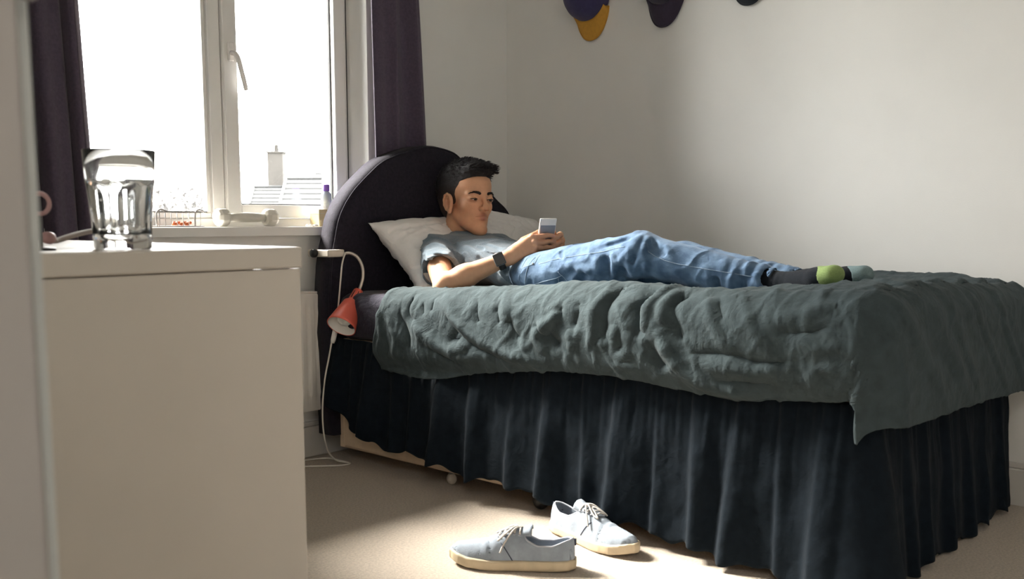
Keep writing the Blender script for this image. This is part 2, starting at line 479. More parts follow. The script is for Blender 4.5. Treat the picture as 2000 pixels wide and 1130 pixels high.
# unseen fill lamp added on the landing behind the camera to brighten the foreground
hl = empty('fill_lamp', (-.5, -.35, 2.2)); tag(hl, 'round white fill lamp added on the landing outside the doorway', 'lamp')
V, F = lathe_geo([(.05, .147), (.06, .12), (.06, .11)], 20, (-.5, -.35, 2.2), close_ends=False); rel(mesh_obj('fitting', V, F, 'upvc', hl), hl)
V, F = lathe_geo([(.0, -.02), (.06, -.012), (.105, .02), (.125, .07), (.11, .11), (.06, .125)], 28, (-.5, -.35, 2.2), close_ends=False); rel(mesh_obj('globe', V, F, 'fill_globe', hl), hl)
ld = bpy.data.lights.new('landing_fill', 'POINT'); ld.energy = 7.5; ld.shadow_soft_size = .13; ld.color = (1, .93, .86)
lo2 = bpy.data.objects.new('landing_fill', ld); COL.objects.link(lo2); lo2.location = (-.5, -.35, 2.03)

# ================================================================== BED
bed = empty('divan_bed', (2.5, 1.7, 0)); tag(bed, 'single divan bed with cream base and dark padded headboard', 'bed')
BX0, BX1, BY0, BY1 = 2.035, 2.955, .842, 2.615
rel(boxes('base', [((BX0, BY0, .046), (BX1, BY1, .414))], 'base_cream', bed, bevel=.012, segs=3), bed)
rel(boxes('base_corner_trim', [((BX0-.003, BY1-.018, .050), (BX0+.02, BY1+.003, .40))], 'base_cream', bed, bevel=.002), bed)
def castor(x, y, m, r=.024):
    V, F = lathe_geo([(0, -r)]+[(r*math.cos(a), r*math.sin(a)) for a in np.linspace(-1.4, 1.4, 13)]+[(0, r)], 18)
    o = mesh_obj('castor', [(x+v[2]*.75, y+v[0], r+v[1]) for v in V], F, m, bed); rel(o, bed)
    V2, F2 = lathe_geo([(0, 0), (.008, 0), (.008, .055-r*.9), (0, .055-r*.9)], 10, (x, y, r*.9))
    s = mesh_obj('stem', V2, F2, 'hinge_metal', o)
    return o
for (x, y, m, r) in ((2.055, 1.755, 'castor_black', .026), (2.055, .90, 'castor_black', .026), (2.9, .90, 'castor_black', .026), (2.9, 2.5, 'castor_black', .026)):
    castor(x, y, m, r)
castor(2.075, 2.13, 'clamp_plastic', .018)
# headboard: padded board with a swept top
hb = [(2.000, .09), (1.993, .35), (1.994, .517), (2.003, .651), (2.022, .734), (2.046, .817), (2.098, .893), (2.172, .958), (2.235, 1.003), (2.305, 1.030), (2.379, 1.052),
      (2.468, 1.064), (2.555, 1.054), (2.610, 1.030), (2.70, .962), (2.795, .888), (2.865, .838), (2.915, .76), (2.945, .65), (2.955, .5), (2.955, .09)]
ol = catmull([(a, b) for a, b in hb], 5)
cen = np.array([2.475, .55])
def inset(pts, d):
    T = np.gradient(pts, axis=0); T /= np.linalg.norm(T, axis=1)[:, None]
    N = np.stack([T[:, 1], -T[:, 0]], 1)
    return pts+N*d
rings = []
for yy, d in ((2.690, .012), (2.690, .0), (2.640, .0), (2.630, .002), (2.620, .008), (2.615, .017), (2.613, .03)):
    q = inset(ol, d); rings.append(np.stack([q[:, 0], np.full(len(q), yy), q[:, 1]], 1))
n = len(ol); V = np.concatenate(rings)
V = V+0.0012*fbm(V*90, 2)[:, None]*np.array([1, 0, .6])
F = []
for k in range(len(rings)-1):
    for i in range(n-1): F.append((k*n+i, (k+1)*n+i, (k+1)*n+i+1, k*n+i+1))
    F.append((k*n+n-1, (k+1)*n+n-1, (k+1)*n, k*n))
# front face: columns filled by a fan of strips towards the bottom line
F.append(tuple((len(rings)-1)*n+i for i in range(n))[::-1])
F.append(tuple(range(n)))
rel(mesh_obj('headboard', V, F, 'headboard_cloth', bed), bed)
rel(tube('headboard_piping', rings[4][2:-2]+np.array([0, -.001, 0]), .0035, 'headboard_cloth', bed, 6), bed)

# mattress with dark fitted sheet
mt = bmesh.new(); add_box(mt, (2.012, .845, .416), (2.962, 2.608, .566))
bmesh.ops.bevel(mt, geom=mt.edges[:], offset=.042, segments=5, profile=.5, affect='EDGES')
bmesh.ops.subdivide_edges(mt, edges=[e for e in mt.edges if e.calc_length() > .3], cuts=40, use_grid_fill=True)
for v in mt.verts:
    p = np.array(v.co); nz = fbm(p[None]*np.array([9, 9, 14]), 3)[0]
    v.co.x -= .004*max(nz, -.6); v.co.z += .004*nz
mto = bm_obj('mattress', mt, 'sheet_cloth', None, smooth=True)
tag(mto, 'mattress in dark purple grey fitted sheet showing beside the headboard', 'mattress')

# valance skirt gathered round the base
def skirt():
    side = np.linspace(2.612, .852, 620)
    pts = [(2.022, y) for y in side]
    R = .025
    for a in np.linspace(0, PI/2, 40)[1:]:
        pts.append((2.022+R-R*math.cos(a), .850-R*math.sin(a)))
    for x in np.linspace(2.049, 2.95, 320): pts.append((x, .825))
    P = np.array(pts); T = np.gradient(P, axis=0); T /= np.linalg.norm(T, axis=1)[:, None]
    N = np.stack([T[:, 1], -T[:, 0]], 1)
    s = np.concatenate([[0], np.cumsum(np.linalg.norm(np.diff(P, axis=0), axis=1))])
    # hem height table along the side (y) and the foot
    hy = [2.612, 2.585, 2.54, 2.47, 2.40, 2.31, 2.20, 2.08, 1.99, 1.87, 1.72, 1.55, 1.42, 1.29, 1.07, .90]
    hz_ = [.225, .200, .175, .128, .102, .092, .096, .082, .062, .074, .064, .050, .050, .034, .018, .012]
    hem = np.where(np.arange(len(P)) < 620, np.interp(-P[:, 1], -np.array(hy), hz_), .012)
    hem = hem+.006*np.sin(s*37)+.004*np.sin(s*83+1)
    hem = np.maximum(hem, .006)
    # pleats
    peaks = [.035, .105, .19, .30, .385, .515, .64, .80, .93, 1.045, 1.165, 1.275, 1.385, 1.50, 1.60, 1.70, 1.80, 1.93, 2.06, 2.2, 2.33, 2.47, 2.60]
    amp = [.018, .012, .026, .014, .010, .034, .030, .014, .032, .012, .036, .012, .028, .036, .014, .028, .020, .022, .018, .02, .018, .02, .02]
    wd = [.030, .022, .034, .022, .018, .042, .036, .026, .040, .022, .044, .020, .034, .042, .022, .036, .03, .03, .03, .03, .03, .03, .03]
    nv = 46
    t = np.linspace(0, 1, nv)
    S, Tt = np.meshgrid(s, t, indexing='ij')
    off = np.zeros_like(S)
    for k, (p, a, w) in enumerate(zip(peaks, amp, wd)):
        drift = .018*math.sin(k*2.3)*Tt
        d = S-(p+drift)
        # steep side towards the head, long slope towards the foot
        ww = np.where(d < 0, w*.50, w*1.25)
        off += a*np.exp(-(d/ww)**2)*np.clip(.15+1.0*Tt, 0, 1)**.8
    fine = np.sin(S*2*PI/.036+2.5*np.sin(S*7))+.6*np.sin(S*2*PI/.021+3*np.sin(S*4.1))
    off += .0032*fine*np.exp(-Tt*5.0)*np.clip(Tt*14, 0, 1)
    off += .0022*np.sin(S*2*PI/.085+2.8*np.sin(S*3.1)+1.2*Tt)*Tt
    off += .004*fbm(np.stack([S*14, Tt*4, S*0], -1), 3)
    off += .030*Tt+.004
    off += .035*np.exp(-((S-0.0)/.06)**2)*Tt          # loose flap at the head end
    crn = 1.78
    off += .035*np.exp(-((S-crn)/.11)**2)*Tt
    X = P[:, 0][:, None]+N[:, 0][:, None]*off
    Y = P[:, 1][:, None]+N[:, 1][:, None]*off
    Z = .418+(hem[:, None]-.418)*Tt
    return np.stack([X, Y, Z], -1)
SK = skirt()
so = mesh_obj('bed_skirt', SK.reshape(-1, 3), grid_faces(*SK.shape[:2]), 'skirt_cloth')
sd = so.modifiers.new('thick', 'SOLIDIFY'); sd.thickness = .0025; sd.offset = -1
tag(so, 'dark navy gathered valance skirt hanging round the bed base', 'bed skirt')

# duvet
CREST_Y = [.6, .85, .97, 1.09, 1.22, 1.37, 1.47, 1.57, 1.69, 1.88, 2.08, 2.19, 2.31, 2.5]
CREST_Z = [.648, .650, .642, .636, .632, .633, .636, .631, .622, .606, .590, .583, .582, .580]
XE, YE, RD = 2.052, .845, .068
FOLDS = []   # (points in (y, a), height, width, kind)
FOLDS.append(([(2.077, 0.034), (1.991, 0.107), (1.924, 0.151), (1.84, 0.196), (1.767, 0.223), (1.662, 0.245)], 0.0128, 0.013, 0))
FOLDS.append(([(2.036, 0.08), (1.976, 0.138), (1.936, 0.174)], -0.0064, 0.012, 0))
FOLDS.append(([(1.946, 0.174), (1.886, 0.203), (1.791, 0.233)], -0.0072, 0.014, 0))
FOLDS.append(([(2.17, 0.117), (2.102, 0.151), (2.011, 0.188), (1.94, 0.19)], 0.008, 0.01, 0))
FOLDS.append(([(1.976, 0.138), (1.997, 0.16), (1.962, 0.17)], -0.008, 0.012, 0))
FOLDS.append(([(2.128, 0.151), (2.037, 0.191), (1.972, 0.211), (1.879, 0.218), (1.844, 0.241)], 0.0072, 0.01, 0))
FOLDS.append(([(2.113, 0.168), (2.028, 0.204), (1.987, 0.217)], -0.0056, 0.009, 0))
FOLDS.append(([(2.248, 0.079), (2.197, 0.139), (2.189, 0.187)], -0.0104, 0.012, 0))
FOLDS.append(([(2.21, 0.042), (2.203, 0.08), (2.159, 0.115)], -0.008, 0.01, 0))
FOLDS.append(([(2.151, 0.058), (2.128, 0.094)], -0.0056, 0.008, 0))
FOLDS.append(([(2.105, 0.055), (2.097, 0.087)], -0.0056, 0.008, 0))
FOLDS.append(([(1.844, 0.085), (1.819, 0.139)], -0.0056, 0.009, 0))
FOLDS.append(([(1.842, 0.042), (1.796, 0.112)], 0.0048, 0.008, 0))
FOLDS.append(([(1.932, 0.058), (1.906, 0.11), (1.896, 0.131)], -0.0048, 0.01, 0))
FOLDS.append(([(1.789, 0.115), (1.776, 0.147), (1.739, 0.19)], -0.0104, 0.013, 0))
FOLDS.append(([(1.682, 0.148), (1.686, 0.182), (1.655, 0.222)], 0.0064, 0.01, 0))
FOLDS.append(([(1.661, 0.148), (1.638, 0.174), (1.604, 0.207)], -0.0112, 0.018, 0))
FOLDS.append(([(1.613, 0.108), (1.656, 0.141), (1.673, 0.154)], 0.0096, 0.014, 0))
FOLDS.append(([(1.611, 0.09), (1.613, 0.115)], -0.0048, 0.01, 0))
FOLDS.append(([(1.56, 0.077), (1.555, 0.108), (1.563, 0.154)], -0.0064, 0.013, 0))
FOLDS.append(([(1.449, 0.009), (1.471, 0.089), (1.472, 0.144), (1.481, 0.178)], -0.0112, 0.015, 0))
FOLDS.append(([(1.473, 0.041), (1.504, 0.09), (1.506, 0.153), (1.513, 0.205)], 0.0072, 0.012, 0))
FOLDS.append(([(1.34, 0.027), (1.377, 0.08), (1.37, 0.118), (1.369, 0.163)], -0.0136, 0.016, 0))
FOLDS.append(([(1.306, -0.001), (1.348, 0.066), (1.351, 0.104), (1.344, 0.139)], 0.0096, 0.011, 0))
FOLDS.append(([(1.247, 0.035), (1.282, 0.074), (1.255, 0.12), (1.244, 0.155)], -0.0104, 0.014, 0))
FOLDS.append(([(1.28, 0.033), (1.311, 0.077), (1.294, 0.123)], 0.0072, 0.01, 0))
FOLDS.append(([(1.318, 0.137), (1.28, 0.177), (1.248, 0.208), (1.204, 0.228), (1.118, 0.24), (1.032, 0.252)], 0.012, 0.013, 0))
FOLDS.append(([(1.337, 0.157), (1.314, 0.198), (1.285, 0.225)], -0.0096, 0.018, 0))
FOLDS.append(([(1.388, 0.193), (1.426, 0.229), (1.357, 0.233)], 0.0048, 0.012, 0))
FOLDS.append(([(1.219, 0.175), (1.12, 0.166), (1.039, 0.18), (0.962, 0.18)], -0.0088, 0.011, 0))
FOLDS.append(([(1.202, 0.193), (1.122, 0.196), (1.046, 0.199), (0.968, 0.184)], 0.0064, 0.011, 0))
FOLDS.append(([(1.161, 0.226), (1.096, 0.221), (1.008, 0.227)], -0.0056, 0.01, 0))
FOLDS.append(([(1.199, 0.056), (1.167, 0.099), (1.11, 0.158)], 0.0048, 0.007, 0))
FOLDS.append(([(1.17, 0.055), (1.138, 0.098)], -0.0048, 0.009, 0))
FOLDS.append(([(1.123, 0.035), (1.078, 0.09), (1.036, 0.133)], 0.004, 0.008, 0))
FOLDS.append(([(1.013, 0.11), (0.953, 0.12), (0.885, 0.108)], -0.0048, 0.01, 0))
FOLDS.append(([(1.016, 0.089), (0.947, 0.083), (0.885, 0.066)], 0.0048, 0.01, 0))
FOLDS.append(([(0.964, 0.131), (0.917, 0.152), (0.862, 0.151)], 0.0048, 0.012, 0))
FOLDS.append(([(0.938, 0.218), (0.904, 0.195), (0.87, 0.205)], 0.0056, 0.012, 0))
FOLDS.append(([(1.435, 0.135), (1.442, 0.187)], 0.0048, 0.008, 0))
FOLDS.append(([(1.419, 0.146), (1.422, 0.197)], -0.004, 0.008, 0))
FOLDS.append(([(1.579, 0.154), (1.57, 0.207)], 0.0048, 0.009, 0))
FOLDS.append(([(2.294, 0.145), (2.284, 0.191), (2.303, 0.224)], -0.0048, 0.008, 0))
FOLDS.append(([(2.284, 0.099), (2.248, 0.157), (2.261, 0.221)], 0.0048, 0.008, 0))

def duvet_top(x, y):
    cz = np.interp(y, CREST_Y, CREST_Z)
    u = (x-XE)/(2.97-XE)
    body = np.exp(-((x-2.40)/.24)**4)*sstep(.93, 1.22, y)
    floor_ = np.where(y > 1.25, .578, .578+(1.25-np.minimum(y, 1.25))*.14)
    wallz = np.interp(y, [.6, .85, 1.0, 1.25, 1.5, 1.8, 2.1, 2.4], [.625, .625, .635, .632, .635, .620, .60, .585])
    z = cz*(1-sstep(.25, 1, u))+wallz*sstep(.25, 1, u)
    return z*(1-body)+np.minimum(floor_, z)*body
def duvet():
    # flat sheet coordinates: p from the wall edge to the near hem, q from head edge to the foot hem
    A, B = .265, .315
    p = np.linspace(0, (2.968-XE)+A, 300); L = 2.40-YE
    q = np.linspace(0, 1, 480)
    Pp, Qq = np.meshgrid(p, q, indexing='ij')
    x_flat = 2.968-Pp
    a = np.maximum(XE-x_flat, 0)
    u = np.clip((2.968-np.maximum(x_flat, XE))/(2.968-XE), 0, 1)
    head = 2.328+.12*sstep(.0, .28, (x_flat-2.07))+.028*sstep(.05, .26, a)+.006*np.sin(a*40)+.010*sstep(0, .1, a)*0
    yy = head-(head-(YE-B))*Qq
    b = np.maximum(YE-yy, 0)
    d = np.hypot(a, b)+1e-9
    # the hem line wobbles: overhang scaled
    wob = 1+.06*np.sin(yy*6.1+.6)-.07*np.exp(-((yy-1.32)/.20)**2)+.05*np.exp(-((yy-2.1)/.15)**2)
    a = a*(1+(wob-1)*(1-sstep(0, .12, b)))
    d = np.hypot(a, b)+1e-9
    ca, cb = a/d, b/d
    d = d*(1-.16*(2*ca*cb)**2)
    q_ = np.minimum(d/RD, PI/2)
    hor = RD*np.sin(q_)
    drop = RD*(1-np.cos(q_))+np.maximum(d-RD*PI/2, 0)
    # puffy belly and tuck at the hem
    hang = np.clip((d-.05)/.215, 0, 1)
    tot = np.where(b > 1e-6, 1.3, 1.0)
    hor = hor+.020*np.sin(hang*PI)*ca**2-.012*sstep(.82, 1.02, d/.265)*ca**4*(1-sstep(0, .08, b))
    hor = hor+.018*sstep(.1, .3, d)*cb
    xb = np.maximum(x_flat, XE); yb = np.maximum(yy, YE)
    zt = duvet_top(xb, yb)
    # round the head edge down on to the mattress
    zt = zt-.012*(1-sstep(0, .035, head-yy))*(a <= 0)
    tip = (2*ca*cb)**2*sstep(.12, .36, d)
    X = xb-ca*hor-.030*tip; Y = yb-cb*hor+.050*tip; Z = zt-drop
    G = np.stack([X, Y, Z], -1)
    # normals of the smooth sheet
    du = np.gradient(G, axis=0); dv = np.gradient(G, axis=1)
    N = np.cross(dv, du); N /= np.linalg.norm(N, axis=-1)[..., None]+1e-12
    N *= np.sign(N[..., 2:3]*1.0+1e-3*0+(-N[..., 0:1])*.9+(-N[..., 1:2])*.9)
    C2 = np.stack([yy, XE-x_flat], -1)
    disp = np.zeros(a.shape)
    for pts, h, w, asym in FOLDS:
        pts = np.array(pts)
        pts = catmull([tuple(v) for v in pts], 5)
        dist, t = poly_dist(C2, pts)
        fade = np.clip(np.minimum(t, 1-t)*5+.15, 0, 1)
        disp += 1.45*h*np.exp(-(dist/(w*1.1))**(1.25 if h > 0 else 1.7))*fade
    onside = sstep(-.02, .10, XE-x_flat)*(1-sstep(0, .06, b))
    foot = sstep(0, .12, b)
    # soft lumps of filling, then creases
    lum = fbm(np.stack([yy*5.5, (XE-x_flat)*6, yy*0+3], -1), 2)
    disp += .0065*lum*(.5+.5*onside)
    cr1 = 1-np.abs(fbm(np.stack([yy*11+(XE-x_flat)*7, (XE-x_flat)*9, yy*0], -1), 2))
    cr2 = 1-np.abs(fbm(np.stack([yy*21, (XE-x_flat)*14-yy*9, yy*0+9], -1), 2))
    disp += (.0045*(cr1**4-.4)+.0034*(cr2**5-.3))*(1-.6*sstep(.05, .2, b))*(1-.85*(2*ca*cb)**2)
    # long drag folds sweeping from the near corner over the foot end towards the wall
    for k in range(9):
        x0 = 2.02+.085*k+.02*math.sin(k*2.1); sl = .55+.12*math.sin(k*1.7)
        line = x_flat-(x0+(b*1.0-.02)*sl+.25*np.maximum(b, 0)**2*4)
        wk = .021+.007*math.sin(k*3.3)
        hk = .0095*(.65+.35*math.sin(k*2.7+1))
        disp += hk*np.exp(-(line/np.where(line > 0, wk*2.2, wk))**2)*sstep(-.02, .10, b)*(1-.5*sstep(.2, .32, b))
    tops = (d < .02)
    long = np.sin((x_flat*1.0-(yy-YE)*.10)*2*PI/.16+2*np.sin(yy*2.5))
    disp += .006*long*tops*sstep(1.5, 1.0, yy)
    G = G+N*disp[..., None]
    return G
DV = duvet()
do = mesh_obj('duvet', DV.reshape(-1, 3), grid_faces(*DV.shape[:2]), 'duvet_cloth')
sd = do.modifiers.new('thick', 'SOLIDIFY'); sd.thickness = .012; sd.offset = 1
tag(do, 'rumpled dark grey green duvet spread over the bed', 'duvet')

# ================================================================== SDF TOOLKIT (smooth solids meshed with surface nets)
def smin(a, b, k):
    h = np.clip(.5+.5*(b-a)/k, 0, 1); return b*(1-h)+a*h-k*h*(1-h)
def smax(a, b, k): return -smin(-a, -b, k)
def s_ell(c, r, R=None):
    c = np.asarray(c, float); r = np.asarray(r, float)
    def f(P):
        q = P-c
        if R is not None: q = q@R
        k0 = np.linalg.norm(q/r, axis=-1); k1 = np.linalg.norm(q/(r*r), axis=-1)+1e-9
        return k0*(k0-1)/k1
    f.bc = c; f.br = float(r.max()); return f
def s_cap(a, b, ra, rb=None):
    a = np.asarray(a, float); b = np.asarray(b, float); rb = ra if rb is None else rb
    def f(P):
        d, t = seg_dist(P, a, b); return d-(ra+(rb-ra)*t)
    f.bc = (a+b)/2; f.br = float(np.linalg.norm(b-a)/2+max(ra, rb)); return f
def surface_nets(fn, lo, hi, h, block=20, bound=None):
    """mesh the zero level of fn over a box; blocks away from the surface are skipped"""
    lo = np.asarray(lo, float); hi = np.asarray(hi, float)
    n = np.ceil((hi-lo)/h).astype(int)+1
    n = ((n+block-1)//block)*block
    D = np.full(tuple(n+1), 1.0, np.float32)
    nb = n//block
    ii = np.stack(np.meshgrid(*[np.arange(k) for k in nb], indexing='ij'), -1).reshape(-1, 3)
    cen = lo+(ii+.5)*block*h
    dc = fn(cen)
    rad = block*h*.5*1.7321*1.35+h
    for (i, j, k) in ii[np.abs(dc) < rad]:
        sl = [np.arange(c*block, (c+1)*block+1) for c in (i, j, k)]
        P = np.stack(np.meshgrid(*[lo[a]+sl[a]*h for a in range(3)], indexing='ij'), -1)
        D[i*block:(i+1)*block+1, j*block:(j+1)*block+1, k*block:(k+1)*block+1] = fn(P.reshape(-1, 3)).reshape(P.shape[:3])
    for (i, j, k) in ii[dc < -rad]:
        sub = D[i*block:(i+1)*block+1, j*block:(j+1)*block+1, k*block:(k+1)*block+1]
        sub[sub == 1.0] = -1.0
    S = D < 0
    c = S[:-1, :-1, :-1].astype(np.int8)
    cnt = np.zeros(tuple(n), np.int8)
    for dx in (0, 1):
        for dy in (0, 1):
            for dz in (0, 1):
                cnt += S[dx:dx+n[0], dy:dy+n[1], dz:dz+n[2]]
    act = (cnt > 0) & (cnt < 8)
    idx = np.argwhere(act)
    vid = np.full(tuple(n), -1, np.int64); vid[tuple(idx.T)] = np.arange(len(idx))
    acc = np.zeros((len(idx), 3)); num = np.zeros(len(idx))
    corners = [(dx, dy, dz) for dx in (0, 1) for dy in (0, 1) for dz in (0, 1)]
    vals = {q: D[idx[:, 0]+q[0], idx[:, 1]+q[1], idx[:, 2]+q[2]].astype(float) for q in corners}
    for q in corners:
        for ax in range(3):
            if q[ax] == 0:
                q2 = list(q); q2[ax] = 1; q2 = tuple(q2)
                a, b = vals[q], vals[q2]
                m = (a < 0) != (b < 0)
                t = np.where(m, a/(a-b+1e-20), 0)
                p = np.tile(np.array(q, float), (len(idx), 1)); p[:, ax] += t
                acc[m] += p[m]; num[m] += 1
    V = lo+(idx+acc/np.maximum(num, 1)[:, None])*h
    F = []
    for ax in range(3):
        o1, o2 = [(1, 2), (2, 0), (0, 1)][ax]
        A = S[:-1, :-1, :-1]
        sh = [slice(0, n[0]), slice(0, n[1]), slice(0, n[2])]; sh[ax] = slice(1, n[ax]+1)
        Bq = S[tuple(sh)]
        m = A != Bq
        e = np.argwhere(m)
        e = e[(e[:, o1] > 0) & (e[:, o2] > 0)]
        e1 = e.copy(); e1[:, o1] -= 1
        e2 = e.copy(); e2[:, o2] -= 1
        e3 = e1.copy(); e3[:, o2] -= 1
        q = np.stack([vid[tuple(e.T)], vid[tuple(e1.T)], vid[tuple(e3.T)], vid[tuple(e2.T)]], 1)
        fl = A[tuple(e.T)]
        q[~fl] = q[~fl][:, ::-1]
        F.append(q[(q >= 0).all(1)])
    return V, np.concatenate(F)
def relax(V, F, it=1, w=.5):
    E_ = np.concatenate([F[:, [0, 1]], F[:, [1, 2]], F[:, [2, 3]], F[:, [3, 0]]]); E_ = np.concatenate([E_, E_[:, ::-1]])
    for _ in range(it):
        s = np.zeros_like(V); c = np.bincount(E_[:, 0], minlength=len(V))
        for k in range(3): s[:, k] = np.bincount(E_[:, 0], V[E_[:, 1], k], minlength=len(V))
        V = V*(1-w)+w*s/np.maximum(c, 1)[:, None]
    return V
def sdf_obj(name, fn, lo, hi, h, m, parent=None, it=1):
    V, F = surface_nets(fn, lo, hi, h)
    V = relax(V, F, it)
    return mesh_obj(name, V, F, m, parent)
def set_color(o, cols, name='tint'):
    a = o.data.color_attributes.new(name, 'FLOAT_COLOR', 'POINT')
    c = np.ones((len(cols), 4), np.float32); c[:, :3] = cols
    a.data.foreach_set('color', c.ravel())
def frame(f, up=(0, 0, 1)):
    f = np.asarray(f, float); f /= np.linalg.norm(f); up = np.asarray(up, float)
    s = np.cross(f, up); s /= np.linalg.norm(s); u = np.cross(s, f)
    return f, s, u

# ================================================================== PILLOWS
def pillow(name, c, ax, ay, w, hgt, th, label, seed, bend=0., droop=(0, 0)):
    """cushion: ax = long axis, ay = short axis, normal = ax x ay"""
    ax = np.asarray(ax, float); ax /= np.linalg.norm(ax); ay = np.asarray(ay, float); ay -= ax*(ax@ay); ay /= np.linalg.norm(ay)
    az = np.cross(ax, ay); n = 70
    t = np.linspace(-1, 1, n)
    U, Vv = np.meshgrid(t, t, indexing='ij')
    Pts = []
    for sgn in (1, -1):
        # pinched edges, pointed corners
        ex = 1-.085*(1-Vv**2)*np.abs(U)**3
        ey = 1-.10*(1-U**2)*np.abs(Vv)**3
        prof = np.clip((1-U**4)*(1-Vv**4), 0, 1)**.55
        wr = fbm(np.stack([U*3.2+seed, Vv*3.2, U*0+sgn+seed], -1), 3)
        cre = (1-np.abs(fbm(np.stack([U*4+Vv*3, Vv*5-U*2, U*0+seed*3+sgn], -1), 2)))**3
        z = sgn*(th/2)*prof*(1+.10*wr)+.010*(cre-.4)*prof**.5+bend*(U**2)+droop[0]*U+droop[1]*Vv
        p = np.asarray(c)+ax*(U*w/2*ex)[..., None]+ay*(Vv*hgt/2*ey)[..., None]+az*z[..., None]
        Pts.append(p.reshape(-1, 3))
    F1 = grid_faces(n, n); N0 = n*n
    F2 = [tuple(i+N0 for i in f[::-1]) for f in F1]
    V = np.concatenate(Pts)
    me_f = F1+F2
    o = mesh_obj(name, V, me_f, 'pillow_cotton')
    bm = bmesh.new(); bm.from_mesh(o.data); bmesh.ops.remove_doubles(bm, verts=bm.verts, dist=.0008); bmesh.ops.recalc_face_normals(bm, faces=bm.faces)
    bm.to_mesh(o.data); bm.free(); o.data.polygons.foreach_set('use_smooth', [True]*len(o.data.polygons))
    tag(o, label, 'pillow', 'pillows at the head of the bed')
    return o
pillow('pillow', (2.745, 2.535, .700), (.98, -.04, -.15), (-.1, -.40, -.91), .46, .30, .12, 'white pillow leaning in the corner behind the boy', 2.3)
pillow('pillow', (2.455, 2.475, .688), (.985, .06, .05), (.36, -.66, -.66), .62, .34, .12, 'white pillow with pointed corner sticking out towards the lamp', 5.1)

# ================================================================== CLIP LAMP
lamp = empty('clip_lamp', (2.0, 2.6, .68)); tag(lamp, 'red cone clip lamp on a bent metal neck clamped to the headboard', 'lamp')
rel(boxes('clamp', [((1.985, 2.590, .682), (2.045, 2.612, .706)), ((1.978, 2.590, .682), (1.990, 2.70, .706)), ((1.985, 2.692, .682), (2.03, 2.703, .706))], 'clamp_plastic', lamp, bevel=.004), lamp)
V, F = lathe_geo([(0, 0), (.012, 0), (.014, .003), (.014, .012), (.012, .016), (0, .017)], 18)
rel(mesh_obj('clamp_knob', [(1.978-z, 2.655+x, .694+y) for x, y, z in V], F, 'castor_black', lamp), lamp)
d_ = np.array([-.66, -.20, -.72]); d_ /= np.linalg.norm(d_)
top = np.array([2.066, 2.548, .572])
neck = catmull([(2.040, 2.598, .690), (2.058, 2.580, .694), (2.078, 2.566, .680), (2.089, 2.556, .650), (2.086, 2.550, .615), tuple(top-d_*.012), tuple(top+d_*.01)], 8)
rel(tube('neck', neck, .0055, 'neck_metal', lamp, 10), lamp)
_, s_, u_ = frame(d_)
def along(V):  # local z -> lamp axis
    return [tuple(top+s_*x+u_*y+d_*z) for x, y, z in V]
V, F = lathe_geo([(.0145, 0), (.0165, .003), (.0195, .045), (.0205, .048), (.0255, .051), (.030, .056), (.0475, .140), (.0485, .148), (.0470, .148), (.0285, .058), (.0, .054)], 36, close_ends=False)
sh = mesh_obj('shade', along(V), F, 'lamp_red', lamp); rel(sh, lamp)
V, F = lathe_geo([(.0, .0555), (.0275, .0595), (.0460, .1475)], 36, close_ends=False)
li = mesh_obj('shade_lining', along(V), F, 'lamp_white', lamp); rel(li, lamp)
for k in range(8):
    a = 2*PI*k/8
    pth = [tuple(top+s_*(r*math.cos(a))+u_*(r*math.sin(a))+d_*z) for r, z in ((.0170, .012), (.0192, .042))]
    tb = tube('vent_slot', pth, .0016, 'castor_black', sh, 6)
V, F = lathe_geo([(0, .058), (.010, .060), (.012, .075), (.024, .105), (.026, .118), (.018, .134), (0, .140)], 24)
bl = mesh_obj('bulb', along(V), F, 'bulb_glass', lamp); rel(bl, lamp)
cord = catmull([(2.050, 2.592, .692), (2.040, 2.585, .688), (2.024, 2.578, .660), (2.012, 2.574, .60), (2.004, 2.576, .53), (1.998, 2.580, .47), (1.985, 2.585, .425), (1.968, 2.585, .36), (1.950, 2.585, .29),
                (1.938, 2.585, .20), (1.940, 2.585, .12), (1.958, 2.59, .055), (2.00, 2.60, .012), (2.025, 2.56, .004), (1.985, 2.555, .004), (1.93, 2.60, .004), (1.88, 2.64, .004), (1.80, 2.66, .004)], 8)
cord[:, 0] += np.where(cord[:, 2] < .03, -.0, 0)
rel(tube('cord', cord, .0028, 'cord_white', lamp, 8), lamp)
rel(tube('cord', catmull([(1.80, 2.70, .004), (1.90, 2.705, .004), (1.98, 2.69, .004), (2.02, 2.66, .004), (2.027, 2.60, .0035), (2.025, 2.565, .0035)], 8), .0028, 'cord_white', lamp, 8), lamp)
sw = np.array([(1.9975, 2.5795, .462), (1.994, 2.581, .45), (1.986, 2.584, .415), (1.983, 2.5845, .405)])
rel(tube('inline_switch', sw, [.005, .0085, .0085, .006], 'lamp_white', lamp, 12), lamp)

